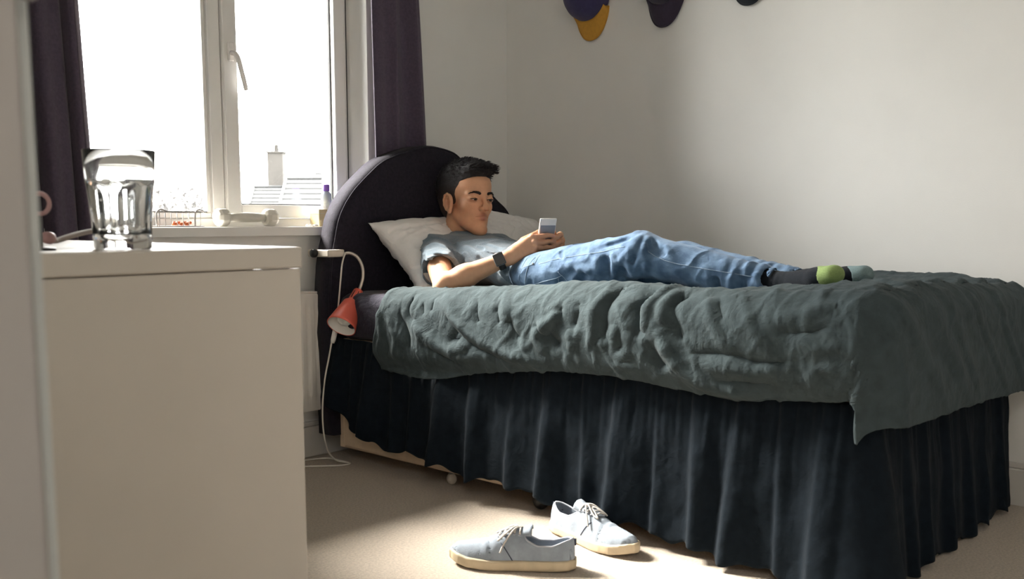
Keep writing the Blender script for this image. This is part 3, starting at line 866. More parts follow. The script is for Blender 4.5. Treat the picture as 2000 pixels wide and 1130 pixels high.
# ================================================================== CHEST OF DRAWERS (end panel towards the camera)
ch = empty('chest_of_drawers', (.66, 1.6, 0)); tag(ch, 'plain white chest of drawers with its end panel in the foreground', 'chest of drawers')
CX0, CX1, CY0, CY1, CH = .40, .905, 1.255, 2.05, .760
rel(boxes('top', [((CX0, CY0-.003, CH-.031), (CX1+.003, CY1, CH))], 'cabinet_white', ch, bevel=.003), ch)
rel(boxes('end_panel', [((CX0, CY0, 0), (CX1, CY0+.02, CH-.0325))], 'cabinet_white', ch, bevel=.001), ch)
rel(boxes('end_panel', [((CX0, CY1-.02, 0), (CX1, CY1, CH-.0325))], 'cabinet_white', ch, bevel=.001), ch)
rel(boxes('back_panel', [((CX0, CY0+.02, .02), (CX0+.012, CY1-.02, CH-.0325))], 'cabinet_white', ch), ch)
rel(boxes('plinth', [((CX0+.02, CY0+.02, 0), (CX1-.06, CY1-.02, .06))], 'cabinet_white', ch), ch)
for k in range(4):
    z0 = .065+k*.166
    rel(boxes('drawer', [((CX1-.018, CY0+.0215, z0), (CX1-.001, CY1-.0215, z0+.160)), ((CX0+.03, CY0+.04, z0+.01), (CX1-.018, CY1-.04, z0+.13))], 'cabinet_white', ch, bevel=.0015), ch)

# glass of water
GX, GY = .672, 1.345
def glass_prof():
    return [(0, .0)]
def fluted(prof, seg=96, k=10):
    """prof rows: (r, z, flute amount)"""
    V = []; F = []
    for r, z, fa in prof:
        for s in range(seg):
            a = 2*PI*s/seg
            m = abs(math.cos(a*k/2))
            V.append(((r-fa*m**2)*math.cos(a), (r-fa*m**2)*math.sin(a), z))
    n = len(prof)
    for i in range(n-1):
        for s in range(seg):
            s2 = (s+1) % seg
            F.append((i*seg+s, i*seg+s2, (i+1)*seg+s2, (i+1)*seg+s))
    return V, F
gla = bpy.data.materials.new('clear_glass'); gla.use_nodes = True
b_ = gla.node_tree.nodes['Principled BSDF']
b_.inputs['Base Color'].default_value = (.97, .98, .98, 1); b_.inputs['Roughness'].default_value = .01
b_.inputs['Transmission Weight'].default_value = 1; b_.inputs['IOR'].default_value = 1.48
tn = gla.node_tree.nodes.new('ShaderNodeTexNoise'); tn.inputs['Scale'].default_value = 60
rm = gla.node_tree.nodes.new('ShaderNodeMapRange'); rm.inputs[3].default_value = .005; rm.inputs[4].default_value = .03
gla.node_tree.links.new(tn.outputs[0], rm.inputs[0]); gla.node_tree.links.new(rm.outputs[0], b_.inputs['Roughness'])
M['clear_glass'] = gla
wat = gla.copy(); wat.name = 'water'; wat.node_tree.nodes['Principled BSDF'].inputs['IOR'].default_value = 1.33; M['water'] = wat
outer = [(.0005, 0, 0), (.036, 0, 0), (.0385, .002, 0), (.0388, .012, .0), (.0392, .016, .0), (.0395, .022, .0035), (.0405, .040, .0042), (.0425, .066, .0042), (.0440, .080, .0038), (.0450, .088, .0010), (.0456, .092, 0),
         (.0468, .110, 0), (.0482, .1355, 0), (.0480, .1362, 0), (.0474, .1360, 0), (.0460, .110, 0), (.0446, .092, 0), (.0405, .060, .001), (.0375, .030, .001), (.035, .022, 0), (.030, .020, 0), (.0005, .0195, 0)]
V, F = fluted(outer)
gobj = empty('drinking_glass', (GX, GY, CH)); tag(gobj, 'faceted glass tumbler of water on the white chest of drawers', 'glass')
mesh_obj('tumbler', V, F, 'clear_glass', gobj)
V, F = fluted([(.0005, .0197, 0), (.0300, .0202, 0), (.0349, .0222, 0), (.0374, .030, .001), (.0404, .060, .001), (.0445, .092, 0), (.0449, .096, 0), (.0444, .0962, 0), (.0005, .0960, 0)])
mesh_obj('water', V, F, 'water', gobj)

# taupe strap with a pink end, and a pink ring, at the back of the chest top
mat('strap_taupe', (.34, .29, .26), .7, .08, 80)
mat('pink_plastic', (.42, .25, .25), .5, .05, 60)
st = empty('strap', (.55, 1.55, CH)); tag(st, 'taupe strap with pink end lying behind the glass on the chest', 'strap')
pth = catmull([(0.621, 1.46, CH+.014), (0.633, 1.475, CH+.010), (0.661, 1.49, CH+.016), (0.696, 1.51, CH+.022), (0.736, 1.52, CH+.026), (0.766, 1.55, CH+.014), (0.771, 1.60, CH+.006)], 8)
rel(tube('band', pth, .0075, 'strap_taupe', st, 10, flat=.5), st)
rel(tube('end_cap', [(0.607, 1.445, CH+.012), (0.611, 1.449, CH+.0155), (0.619, 1.457, CH+.0145), (0.622, 1.461, CH+.013)], [.004, .009, .009, .006], 'pink_plastic', st, 12), st)
rg = empty('ring_holder', (.572, 1.36, CH)); tag(rg, 'small pink ring stand beside the door jamb on the chest', 'ring stand')
a_ = np.linspace(0, 2*PI, 33)[:-1]
rel(tube('ring', [(.566+.009*math.cos(t), 1.36-.010*math.cos(t), .822+.0135*math.sin(t)) for t in a_], .0032, 'pink_plastic', rg, 8, closed=True), rg)
rel(tube('stem', [(.566, 1.36, CH+.004), (.566, 1.36, .8075)], .0022, 'castor_black', rg, 8), rg)
V, F = lathe_geo([(0, 0), (.018, 0), (.018, .003), (.005, .005), (0, .005)], 18, (.566, 1.36, CH))
rel(mesh_obj('foot', V, F, 'castor_black', rg), rg)

# ================================================================== THINGS ON THE SILL
SZ = .7795
mat('wire_steel', (.45, .43, .42), .35, .05, 90, metal=.8)
mat('dumbbell_cream', (.70, .67, .60), .5, .03, 60)
mat('box_yellow', (.74, .62, .36), .7, .05, 40)
mat('bottle_plastic', (.52, .60, .74), .25, .03, 60)
mat('bottle_label', (.40, .44, .66), .5, .5, 90, col2=(.62, .70, .82))
mat('cap_purple', (.28, .14, .62), .4, .03, 60)
mat('bead_orange', (.62, .16, .05), .5, .3, 300)
mat('pebble_white', (.72, .69, .66), .7, .06, 80)
db = empty('dumbbell', (1.80, 2.765, SZ)); tag(db, 'cream dumbbell lying on the window sill', 'dumbbell')
rr = .030; dy, dz = 2.775, SZ+rr*.98
for xc in (1.712, 1.888):
    V, F = lathe_geo([(0, -.022), (.020, -.022), (.026, -.018), (.030, -.010), (.030, .010), (.026, .018), (.020, .022), (0, .022)], 8)
    c8, s8 = math.cos(PI/8), math.sin(PI/8)
    rel(mesh_obj('weight', [(xc+z, dy+(x*c8-y*s8), dz+(x*s8+y*c8)) for x, y, z in V], F, 'dumbbell_cream', db, smooth=False), db)
    db.children[-1].modifiers.new('bv', 'BEVEL').width = .003
V, F = lathe_geo([(.0125, -.066), (.0145, -.04), (.0155, 0), (.0145, .04), (.0125, .066)], 20)
rel(mesh_obj('grip', [(1.80+z, dy+x, dz+y) for x, y, z in V], F, 'dumbbell_cream', db), db)

bk = empty('wire_basket', (1.53, 2.775, SZ)); tag(bk, 'small wire mesh tray of beads on the window sill', 'tray')
bx0, bx1, by0, by1 = 1.475, 1.625, 2.745, 2.805
def rectpath(x0, x1, y0, y1, z): return [(x0, y0, z), (x1, y0, z), (x1, y1, z), (x0, y1, z)]
for z, r in ((SZ+.0025, .0022), (SZ+.044, .0024)):
    rel(tube('rim', catmull(rectpath(bx0, bx1, by0, by1, z), 6, True), r, 'wire_steel', bk, 6, closed=True), bk)
for k in range(8):
    x = bx0+.008+(bx1-bx0-.016)*k/7
    rel(tube('wire', [(x, by0-.004, SZ+.044), (x, by0-.004, SZ+.004), (x, by1+.004, SZ+.004), (x, by1+.004, SZ+.044)], .0012, 'wire_steel', bk, 5), bk)
for xx in (1.475, 1.60):
    rel(tube('handle_loop', catmull([(xx, by0-.003, SZ+.003), (xx, by0-.004, SZ+.040), (xx+.012, by0-.004, SZ+.052), (xx+.03, by0-.004, SZ+.047)], 5), .0028, 'wire_steel', bk, 6), bk)
V, F = lathe_geo([(0, -.005), (.004, -.003), (.005, 0), (.004, .003), (0, .005)], 8)
b0 = None
for k in range(14):
    p = (1.535+.0045*(k*3.7 % 13), 2.753+.006*(k % 3), SZ+.0098+.0035*(k % 2))
    if b0 is None:
        b0 = mesh_obj('bead', V, F, 'bead_orange'); o = b0
    else:
        o = b0.copy(); COL.objects.link(o)
    o.location = p; tag(o, 'small orange bead in the wire tray on the sill', 'bead', 'orange beads in the wire tray')
yb_ = empty('yellow_box', (2.125, 2.76, SZ)); tag(yb_, 'small yellow cardboard box standing on the sill by the bottle', 'box')
rel(boxes('carton', [((2.062, 2.745, SZ), (2.107, 2.795, SZ+.057))], 'box_yellow', yb_, bevel=.001), yb_)
rel(boxes('lid_seam', [((2.0615, 2.7445, SZ+.043), (2.1075, 2.7955, SZ+.0442))], 'dumbbell_cream', yb_), yb_)
bo = empty('plastic_bottle', (2.155, 2.775, SZ)); tag(bo, 'blue plastic bottle with purple cap on the window sill', 'bottle')
V, F = lathe_geo([(0, 0), (.015, 0), (.0175, .003), (.0175, .102), (.016, .112), (.0095, .119), (.0095, .126), (0, .126)], 24, (2.128, 2.79, SZ))
rel(mesh_obj('body', V, F, 'bottle_plastic', bo), bo)
V, F = lathe_geo([(.0181, .025), (.0181, .090)], 24, (2.128, 2.79, SZ), close_ends=False)
rel(mesh_obj('label', V, F, 'bottle_label', bo), bo)
V, F = lathe_geo([(.0112, .1195), (.0118, .121), (.0118, .140), (.0108, .1425), (0, .1425)], 20, (2.128, 2.79, SZ))
rel(mesh_obj('cap', V, F, 'cap_purple', bo), bo)
for k, (x, y) in enumerate(((2.012, 2.742), (2.030, 2.747), (2.043, 2.738))):
    V, F = lathe_geo([(0, 0), (.005, .001), (.007, .004), (.004, .007), (0, .008)], 8)
    o = mesh_obj('pebble', [(a*(1+.3*k), b, c) for a, b, c in V], F, 'pebble_white', loc=(x, y, SZ))
    tag(o, ('leftmost', 'middle', 'rightmost')[k]+' of three tiny white pebbles beside the yellow box on the sill', 'pebble', 'white pebbles on the sill')

# ================================================================== CAPS ON THE WALL
def cap_thing(cy, cz, m_crown, m_visor, label, vis=.06, tilt=0.):
    """cap hung with its opening to the wall and its visor hanging down"""
    root = empty('baseball_cap', (XR-.005, cy, cz)); tag(root, label, 'cap', 'caps hung on the wall')
    nseg = 48; V = []; 
    prof = [(1.0, .0), (1.0, .015), (.985, .04), (.94, .07), (.84, .10), (.68, .12), (.48, .133), (.25, .139), (.04, .141)]
    for r, d in prof:
        for k in range(nseg):
            a = 2*PI*k/nseg
            se = 1-.012*max(0, math.cos(a*6))**12*(r < .99)
            V.append((-.006-d*.62*se, r*.093*se*math.cos(a), r*.100*se*math.sin(a)))
    F = []
    for i in range(len(prof)-1):
        for k in range(nseg):
            k2 = (k+1) % nseg; F.append((i*nseg+k, i*nseg+k2, (i+1)*nseg+k2, (i+1)*nseg+k))
    F.append(tuple((len(prof)-1)*nseg+k for k in range(nseg)))
    mesh_obj('crown', V, F, m_crown, root)
    V2, F2 = lathe_geo([(0, 0), (.006, 0), (.0055, .003), (0, .0045)], 14)
    mesh_obj('button', [(-.006-.141*.62-z, x, y) for x, y, z in V2], F2, m_crown, root)
    # visor: crescent plate below the crown, curved
    nu, nv = 30, 10; P = []
    for i in range(nu):
        t = -1+2*i/(nu-1)
        a = -PI/2+t*.98
        for j in range(nv):
            s = j/(nv-1)
            y0, z0 = .092*math.cos(a), .098*math.sin(a)
            ln = vis*1.0*max(0, 1-abs(t)**2.6)
            y1, z1 = y0*(1+.02*s), z0-ln*s
            x = -.030+.024*s-.010*(1-t*t)*s*0+.022*(t*t)*s*.6
            P.append((x, y1, z1))
    vo = mesh_obj('visor', P, grid_faces(nu, nv), m_visor, root)
    sdm = vo.modifiers.new('thick', 'SOLIDIFY'); sdm.thickness = .004
    tube('visor_edge', [P[i*nv+nv-1] for i in range(nu)], .0028, m_visor, vo, 6)
    tube('hook', [(.004, 0, .085), (-.004, 0, .088)], .004, 'hinge_metal', root, 8)
    root.rotation_euler = (tilt, 0, 0)
    return root
mat('cap_indigo', (.040, .035, .105), .85, .12, 90, .2, 300, sheen=.2)
mat('cap_yellow', (.60, .31, .045), .8, .06, 80, .2, 300)
mat('cap_plum', (.030, .020, .042), .85, .12, 90, .2, 300, sheen=.2)
mat('cap_black', (.008, .012, .018), .85, .12, 90, .2, 300, sheen=.2)
cap_thing(2.325, 1.622, 'cap_indigo', 'cap_yellow', 'indigo cap with mustard yellow visor hanging on the wall', .066, -.06)
cap_thing(1.995, 1.636, 'cap_plum', 'cap_plum', 'dark plum cap hanging between the yellow and the black cap', .072, .06)
cap_thing(1.675, 1.664, 'cap_black', 'cap_black', 'black cap furthest from the window on the wall', .072)

# ================================================================== SHOES
mat('shoe_canvas', (.29, .335, .395), .9, .10, 50, .25, 500, weave=.5, wscale=1500)
mat('shoe_lining', (.36, .36, .40), .9, .06, 60)
mat('shoe_binding', (.42, .44, .50), .85, .05, 80)
mat('shoe_rubber', (.52, .43, .30), .6, .10, 30)
mat('shoe_lace', (.52, .49, .46), .85, .08, 120)
mat('shoe_tab', (.03, .035, .06), .8, .1, 60)
def shoe(name, heel, toe, label, tiltx=0., mirror=1, lift=0.):
    """local x runs heel -> toe, z up"""
    L = .292
    def width(x):   # half width, centre shift
        return np.interp(x, [0, .012, .04, .09, .13, .18, .215, .245, .27, .284, .292], [.012, .026, .0325, .032, .0335, .0405, .0430, .040, .0305, .019, .006])
    def cshift(x): return np.interp(x, [0, .1, .2, .292], [0, .002, -.004, -.012])*mirror
    def topz(x):    # upper height profile (centre line)
        return np.interp(x, [0, .02, .06, .105, .14, .18, .215, .25, .275, .292], [.074, .076, .082, .090, .088, .074, .060, .051, .042, .026])
    def toe_up(x): return np.interp(x, [0, .19, .25, .292], [0.004, 0, .004, .013])
    def prof2d(P, grow):
        x = P[:, 0]; w = width(np.clip(x, 0, L))+grow
        dy = np.abs(P[:, 1]-cshift(x))-w
        dx = np.maximum(-x-grow, x-L-grow)
        return np.maximum(dy*.85, dx)
    def sole(P):
        z = P[:, 2]-toe_up(P[:, 0])
        d2 = prof2d(P, .004)
        dz = np.abs(z-.0125)-.0125
        q = np.stack([np.maximum(d2+.004, 0), np.maximum(dz+.004, 0)], 1)
        return np.linalg.norm(q, axis=1)+np.minimum(np.maximum(d2+.004, dz+.004), 0)-.004
    def outer(P, g=0.):
        x = P[:, 0]; z = P[:, 2]-toe_up(x)
        h = topz(np.clip(x, 0, L))-.016
        zz = (z-.016)/h
        w = width(np.clip(x, 0, L))-.001
        # cross-section narrows upward
        nar = np.interp(x, [0, .08, .14, .2, .292], [.22, .30, .42, .36, .3])
        yy = np.abs(P[:, 1]-cshift(x))/w
        rad = (np.abs(yy)**2.6+np.maximum(zz, 0)**np.interp(x, [0, .1, .2], [3.2, 2.6, 2.0])*(1)+nar*.9*np.maximum(zz, 0)*yy**2)
        k = np.minimum(w, h)
        d = (np.maximum(rad, 1e-6)**(1/2.3)-1)*k*.9
        ends = np.maximum(-x+.0, x-L)
        return smax(np.maximum(d, .010-z), ends, .006)-g
    # collar line height in the (x, z) plane
    cx = [-.02, .0, .02, .05, .085, .110, .122, .16]
    cz = [.076, .075, .070, .0595, .0595, .0720, .092, .16]
    def cut(P):   # negative inside the opening volume
        x = P[:, 0]; c = np.interp(x, cx, cz)
        return smax((c-P[:, 2])*.8, x-.125, .004)
    def upper(P):
        o = outer(P); inn = outer(P, -.0035)
        sh_ = np.maximum(o, -np.maximum(inn, .016-P[:, 2]+0*inn))
        c = cut(P)
        r = np.maximum(sh_, -c)
        # toe wrinkles
        return r+.0008*np.sin(P[:, 0]*260+P[:, 1]*60)*np.exp(-((P[:, 0]-.20)/.018)**2)
    root = empty(name, (heel[0], heel[1], lift)); tag(root, label, 'shoe', 'canvas shoes on the carpet')
    root.rotation_euler = (tiltx, 0, math.atan2(toe[1]-heel[1], toe[0]-heel[0]))
    sdf_obj('sole', sole, (-.012, -.056, -.004), (.304, .056, .045), .003, 'shoe_rubber', root, 2)
    sdf_obj('upper', upper, (-.01, -.056, .004), (.302, .056, .112), .0021, 'shoe_canvas', root, 2)
    # insole
    xs_ = np.linspace(.006, .286, 40); V = []; F = []
    for x in xs_:
        for sg in (-1, 1): V.append((x, cshift(x)+sg*(width(x)-.005), .0285+.8*toe_up(x)-.002))
    for i in range(39): F.append((2*i, 2*i+1, 2*i+3, 2*i+2))
    mesh_obj('insole', V, F, 'shoe_lining', root)
    # collar binding: where the shell meets the collar line
    bind = []
    for sg, xr in ((1, np.linspace(.121, .004, 26)), (-1, np.linspace(.004, .121, 26))):
        for x in xr:
            z = np.interp(x, cx, cz)
            ys = np.linspace(0, .05, 200)
            P = np.stack([np.full(200, x), cshift(x)+sg*ys, np.full(200, z)], 1)
            v = outer(P); k = np.argmax(v > -.0018)
            bind.append((x, cshift(x)+sg*ys[k], z))
    bind = np.array(bind); 
    tube('binding', bind, .0024, 'shoe_binding', root, 8)
    # tongue, eyestays and laces
    def surf(x, y):
        zs = np.linspace(.02, .12, 260); P = np.stack([np.full(260, x), np.full(260, y), zs], 1)
        v = outer(P); k = np.argmax(v > 0); return zs[k]
    tx = np.linspace(.098, .178, 14); V = []; F = []
    for i, x in enumerate(tx):
        w = np.interp(x, [.098, .178], [.022, .014])
        for j in range(7):
            y = cshift(x)+w*(-1+2*j/6); V.append((x, y, surf(min(max(x, .125), .2), y)+np.interp(x, [.098, .125, .178], [.012, .002, .0012])))
    to = mesh_obj('tongue', V, grid_faces(14, 7), 'shoe_canvas', root)
    to.modifiers.new('t', 'SOLIDIFY').thickness = .002
    lx = np.linspace(.124, .172, 5)
    for i, x in enumerate(lx):
        w = np.interp(x, [.12, .175], [.0185, .0135])
        pa = []
        for j in range(9):
            y = -w+2*w*j/8; yy = cshift(x)+y
            pa.append((x+.004*(j/8-.5), yy, surf(x, yy)+.0036+.002*math.cos(y/w*1.5)))
        lo_ = tube('lace', pa, .0025, 'shoe_lace', root, 7, flat=.6)
        for yy in (pa[0], pa[-1]):
            Vv, Ff = lathe_geo([(.002, 0), (.004, .0006), (.004, .0014), (.002, .0018)], 10, (yy[0], yy[1], yy[2]-.003))
            mesh_obj('eyelet', Vv, Ff, 'shoe_binding', lo_)
    c0 = cshift(.12)
    tube('lace_bow', catmull([(.124, c0-.004, surf(.125, 0)+.006), (.140, c0+.008, surf(.14, 0)+.008), (.163, c0+.020, surf(.165, .015)+.006), (.176, c0+.024, surf(.178, .02)+.004), (.160, c0+.014, surf(.16, .01)+.006), (.128, c0+.002, surf(.13, 0)+.007)], 7), .0022, 'shoe_lace', root, 7)
    tube('lace_bow', catmull([(.124, c0+.004, surf(.125, 0)+.006), (.142, c0-.006, surf(.14, 0)+.008), (.166, c0-.014, surf(.165, -.012)+.006), (.182, c0-.012, surf(.182, -.01)+.004), (.160, c0-.005, surf(.16, 0)+.006), (.128, c0-.001, surf(.13, 0)+.007)], 7), .0022, 'shoe_lace', root, 7)
    tube('lace_end', catmull([(.126, c0, surf(.128, 0)+.007), (.14, c0+.014*mirror, surf(.14, .01)+.006), (.160, c0+.027*mirror, surf(.16, .025)+.003), (.17, c0+.033*mirror, surf(.17, .032)+.002)], 6), .0022, 'shoe_lace', root, 7)
    # side seam and heel tab
    for sg in (-1, 1):
        pa = []
        for t in np.linspace(0, 1, 12):
            x = .170-.030*t**.8; zt = .064-.040*t
            ys = np.linspace(0, .055, 220); P = np.stack([np.full(220, x), cshift(x)+sg*ys, np.full(220, zt)], 1)
            k = np.argmax(outer(P) > 0); pa.append((x, cshift(x)+sg*(ys[k]+.0002), zt))
        tube('seam', pa, .0011, 'shoe_tab', root, 6)
    tb = boxes('heel_tab', [((-.0035, -.004, .058), (.004, .004, .073))], 'shoe_tab', root, bevel=.001)
    return root
shoe('canvas_shoe', (1.742, 1.384), (1.572, 1.628), 'grey blue canvas shoe lying side on, nearest the camera', mirror=1)
shoe('canvas_shoe', (1.945, 1.612), (1.888, 1.328), 'grey blue canvas shoe turned away with its heel by the bed', mirror=-1)

# ================================================================== HOUSES AND TREES OUTSIDE (about 80 m away)
mat('far_slate', (.013, .0135, .014), .8, .15, 3)
mat('far_render', (.034, .033, .032), .8, .1, 2)
mat('far_brick', (.026, .0235, .021), .9, .2, 8)
mat('far_white', (.045, .045, .045), .6, .03, 5)
mat('far_glass', (.012, .016, .019), .2, .1, 5)
mat('far_leaf', (.16, .155, .155), .9, .2, 4)
mat('far_grass', (.10, .10, .08), .95, .2, 1)

RZ_OUT = math.atan2(-.741, .672)
gr = boxes('ground', [((-120, 3.2, -3.6), (220, 260, -3.5))], 'far_grass'); struct(gr, 'pale ground outside the window', 'ground')
def house(loc, w, z_eave, z_ridge, depth, label, courses=5, chimney=None, win=True, barge=True, m_wall='far_render', hip=0.):
    root = empty('house', (loc[0], loc[1], -3.5)); root.rotation_euler = (0, 0, RZ_OUT)
    tag(root, label, 'house', 'houses seen through the window')
    e, r = z_eave+3.5, z_ridge+3.5
    hw = w/2
    # walls with gable ends
    V = [(-hw, 0, 0), (hw, 0, 0), (hw, depth, 0), (-hw, depth, 0), (-hw, 0, e), (hw, 0, e), (hw, depth, e), (-hw, depth, e), (-hw+hip, depth/2, r-.1), (hw-hip, depth/2, r-.1)]
    mesh_obj('wall', V, [(0, 1, 5, 4), (1, 2, 6, 9, 5), (2, 3, 7, 6), (3, 0, 4, 8, 7)], m_wall, root, smooth=False)
    ov = .18
    for k in range(courses):      # overlapping slate courses on the slope towards us
        t0, t1 = k/courses, (k+1)/courses+.03
        y0, y1 = -ov+(depth/2+ov)*t0, -ov+(depth/2+ov)*min(t1, 1)
        z0, z1 = e-.12+(r-e+.12)*t0+.16, e-.12+(r-e+.12)*min(t1, 1)+.05
        a, b = hw+.1-hip*t0, hw+.1-hip*min(t1, 1)
        V = [(-a, y0, z0), (a, y0, z0), (b, y1, z1), (-b, y1, z1), (-a, y0, z0-.13), (a, y0, z0-.13), (b, y1, z1-.1), (-b, y1, z1-.1)]
        mesh_obj('slate_course', V, [(0, 1, 2, 3), (4, 5, 1, 0), (5, 6, 2, 1), (7, 4, 0, 3), (6, 7, 3, 2), (7, 6, 5, 4)], 'far_slate', root, smooth=False)
    V = [(-hw-.1+hip, depth/2, r+.05), (hw+.1-hip, depth/2, r+.05), (hw+.1, depth+ov, e), (-hw-.1, depth+ov, e)]
    o = mesh_obj('back_roof', V, [(0, 1, 2, 3)], 'far_slate', root, smooth=False); o.modifiers.new('t', 'SOLIDIFY').thickness = .1
    if barge:
        for sg in (-1, 1):
            tube('bargeboard', [(sg*(hw+.14), -ov, e-.05), (sg*(hw+.14), depth/2, r+.1)], .13, 'far_white', root, 4)
    tube('ridge_tile', [(-hw-.1+hip, depth/2, r+.1), (hw+.1-hip, depth/2, r+.1)], .12, 'far_slate', root, 6)
    boxes('gutter', [((-hw-.1, -ov-.1, e-.1), (hw+.1, -ov+.02, e+.02))], 'far_white', root)
    if win:
        f = boxes('window', [((-hw*.35, -.06, e-1.5), (hw*.75, -.001, e-.35))], 'far_white', root)
        boxes('window_glass', [((-hw*.31, -.08, e-1.42), (hw*.17, -.061, e-.43)), ((hw*.23, -.08, e-1.42), (hw*.71, -.061, e-.43))], 'far_glass', f)
    if chimney:
        cx, cw, z0, z1 = chimney
        c = boxes('chimney', [((cx-cw/2, depth/2-cw/2, z0+3.5), (cx+cw/2, depth/2+cw/2, z1+3.5)), ((cx-cw*.6, depth/2-cw*.6, z1+3.35), (cx+cw*.6, depth/2+cw*.6, z1+3.5))], 'far_brick', root)
        V, F = lathe_geo([(.22, 0), (.26, .05), (.2, .7), (.24, .75), (0, .76)], 10, (cx, depth/2, z1+3.5))
        mesh_obj('chimney_pot', V, F, 'far_brick', c)
    return root
house((49.0, 66.4), 4.5, 2.1, 4.15, 5, 'pale house with large slate roof beside the bottle in the window')
house((51.9, 77.0), 2.45, 2.13, 3.75, 3.3, 'pale house with small slate roof at the middle of the window', 5, win=False)
house((61.5, 90.0), 3.2, 3.4, 4.2, 3.3, 'distant brick chimney house above the small slate roof', 3, chimney=(.27, 1.65, 3.0, 8.05), m_wall='far_brick', hip=1.1, win=False, barge=False)
house((63.5, 80.5), 7.5, 4.4, 7.1, 8, 'distant tall house with hipped roof at the right of the window', 5, hip=1.9, win=False, barge=False)
house((49.6, 81.0), 2.4, 2.0, 3.4, 4, 'faint distant house behind the window mullion', 4, win=False)
def far_tree(loc, h, w, label, seed):
    root = empty('tree', (loc[0], loc[1], -3.5)); tag(root, label, 'tree', 'trees seen through the window')
    tube('trunk', [(0, 0, 0), (.1, 0, h*.3), (0, .1, h*.7)], [.25, .2, .08], 'far_leaf', root, 8)
    r = np.random.default_rng(seed); V = []; F = []
    for k in range(900):
        d = r.normal(size=3); d /= np.linalg.norm(d); rad = r.random()**.35
        p = np.array([0, 0, h*.68])+d*rad*np.array([w, w, h*.32])
        a = r.normal(size=3); a /= np.linalg.norm(a); b = np.cross(a, r.normal(size=3)); b /= np.linalg.norm(b); s = .16+.2*r.random()
        o = len(V); V += [tuple(p-a*s), tuple(p+b*s*.5), tuple(p+a*s), tuple(p-b*s*.5)]; F.append((o, o+1, o+2, o+3))
    mesh_obj('foliage', V, F, 'far_leaf', root, smooth=False)['kind'] = 'stuff'
far_tree((40.2, 73.6), 6.9, 1.6, 'faint bare tree low in the left window pane', 1)
far_tree((53.0, 92.0), 8.6, 1.7, 'faint taller tree low in the left pane near the mullion', 2)

# ================================================================== THE BOY ON THE BED
mat('skin', (.5, .3, .2), .48, .05, 60, .12, 500, attr='tint', subsurf=.12, ssr=(.012, .004, .002), spec=.4)
mat('hair', (.012, .010, .011), .5, .2, 300, .5, 900, attr='tint', spec=.3)
mat('tee_cloth', (.135, .185, .235), .9, .22, 420, .35, 60, sheen=.3, weave=.4, wscale=1400, detail=2)
mat('denim', (.036, .082, .160), .88, .34, 26, .35, 120, col2=(.105, .180, .290), weave=.45, wscale=1300, sheen=.1)
mat('denim_thread', (.24, .32, .42), .8, .2, 300)
mat('sock_black', (.011, .0135, .018), .95, .2, 300, .3, 500, sheen=.05, weave=.5, spec=.1)
mat('sock_green', (.24, .33, .12), .95, .10, 300, .3, 500, weave=.5)
mat('sock_blue', (.17, .24, .255), .95, .10, 300, .3, 500, weave=.5)
mat('watch_black', (.010, .011, .013), .25, .05, 60, coat=.4)
mat('watch_band', (.030, .030, .032), .6, .05, 60)
mat('eye_white', (.55, .52, .50), .2, .02, 60)
mat('eye_dark', (.012, .008, .006), .15, .05, 60)
mat('phone_white', (.80, .78, .76), .2, .01, 60, coat=.3)
mat('phone_silver', (.33, .33, .35), .38, .03, 200, metal=.6)
mat('phone_screen', (.01, .01, .012), .1, .02, 60)

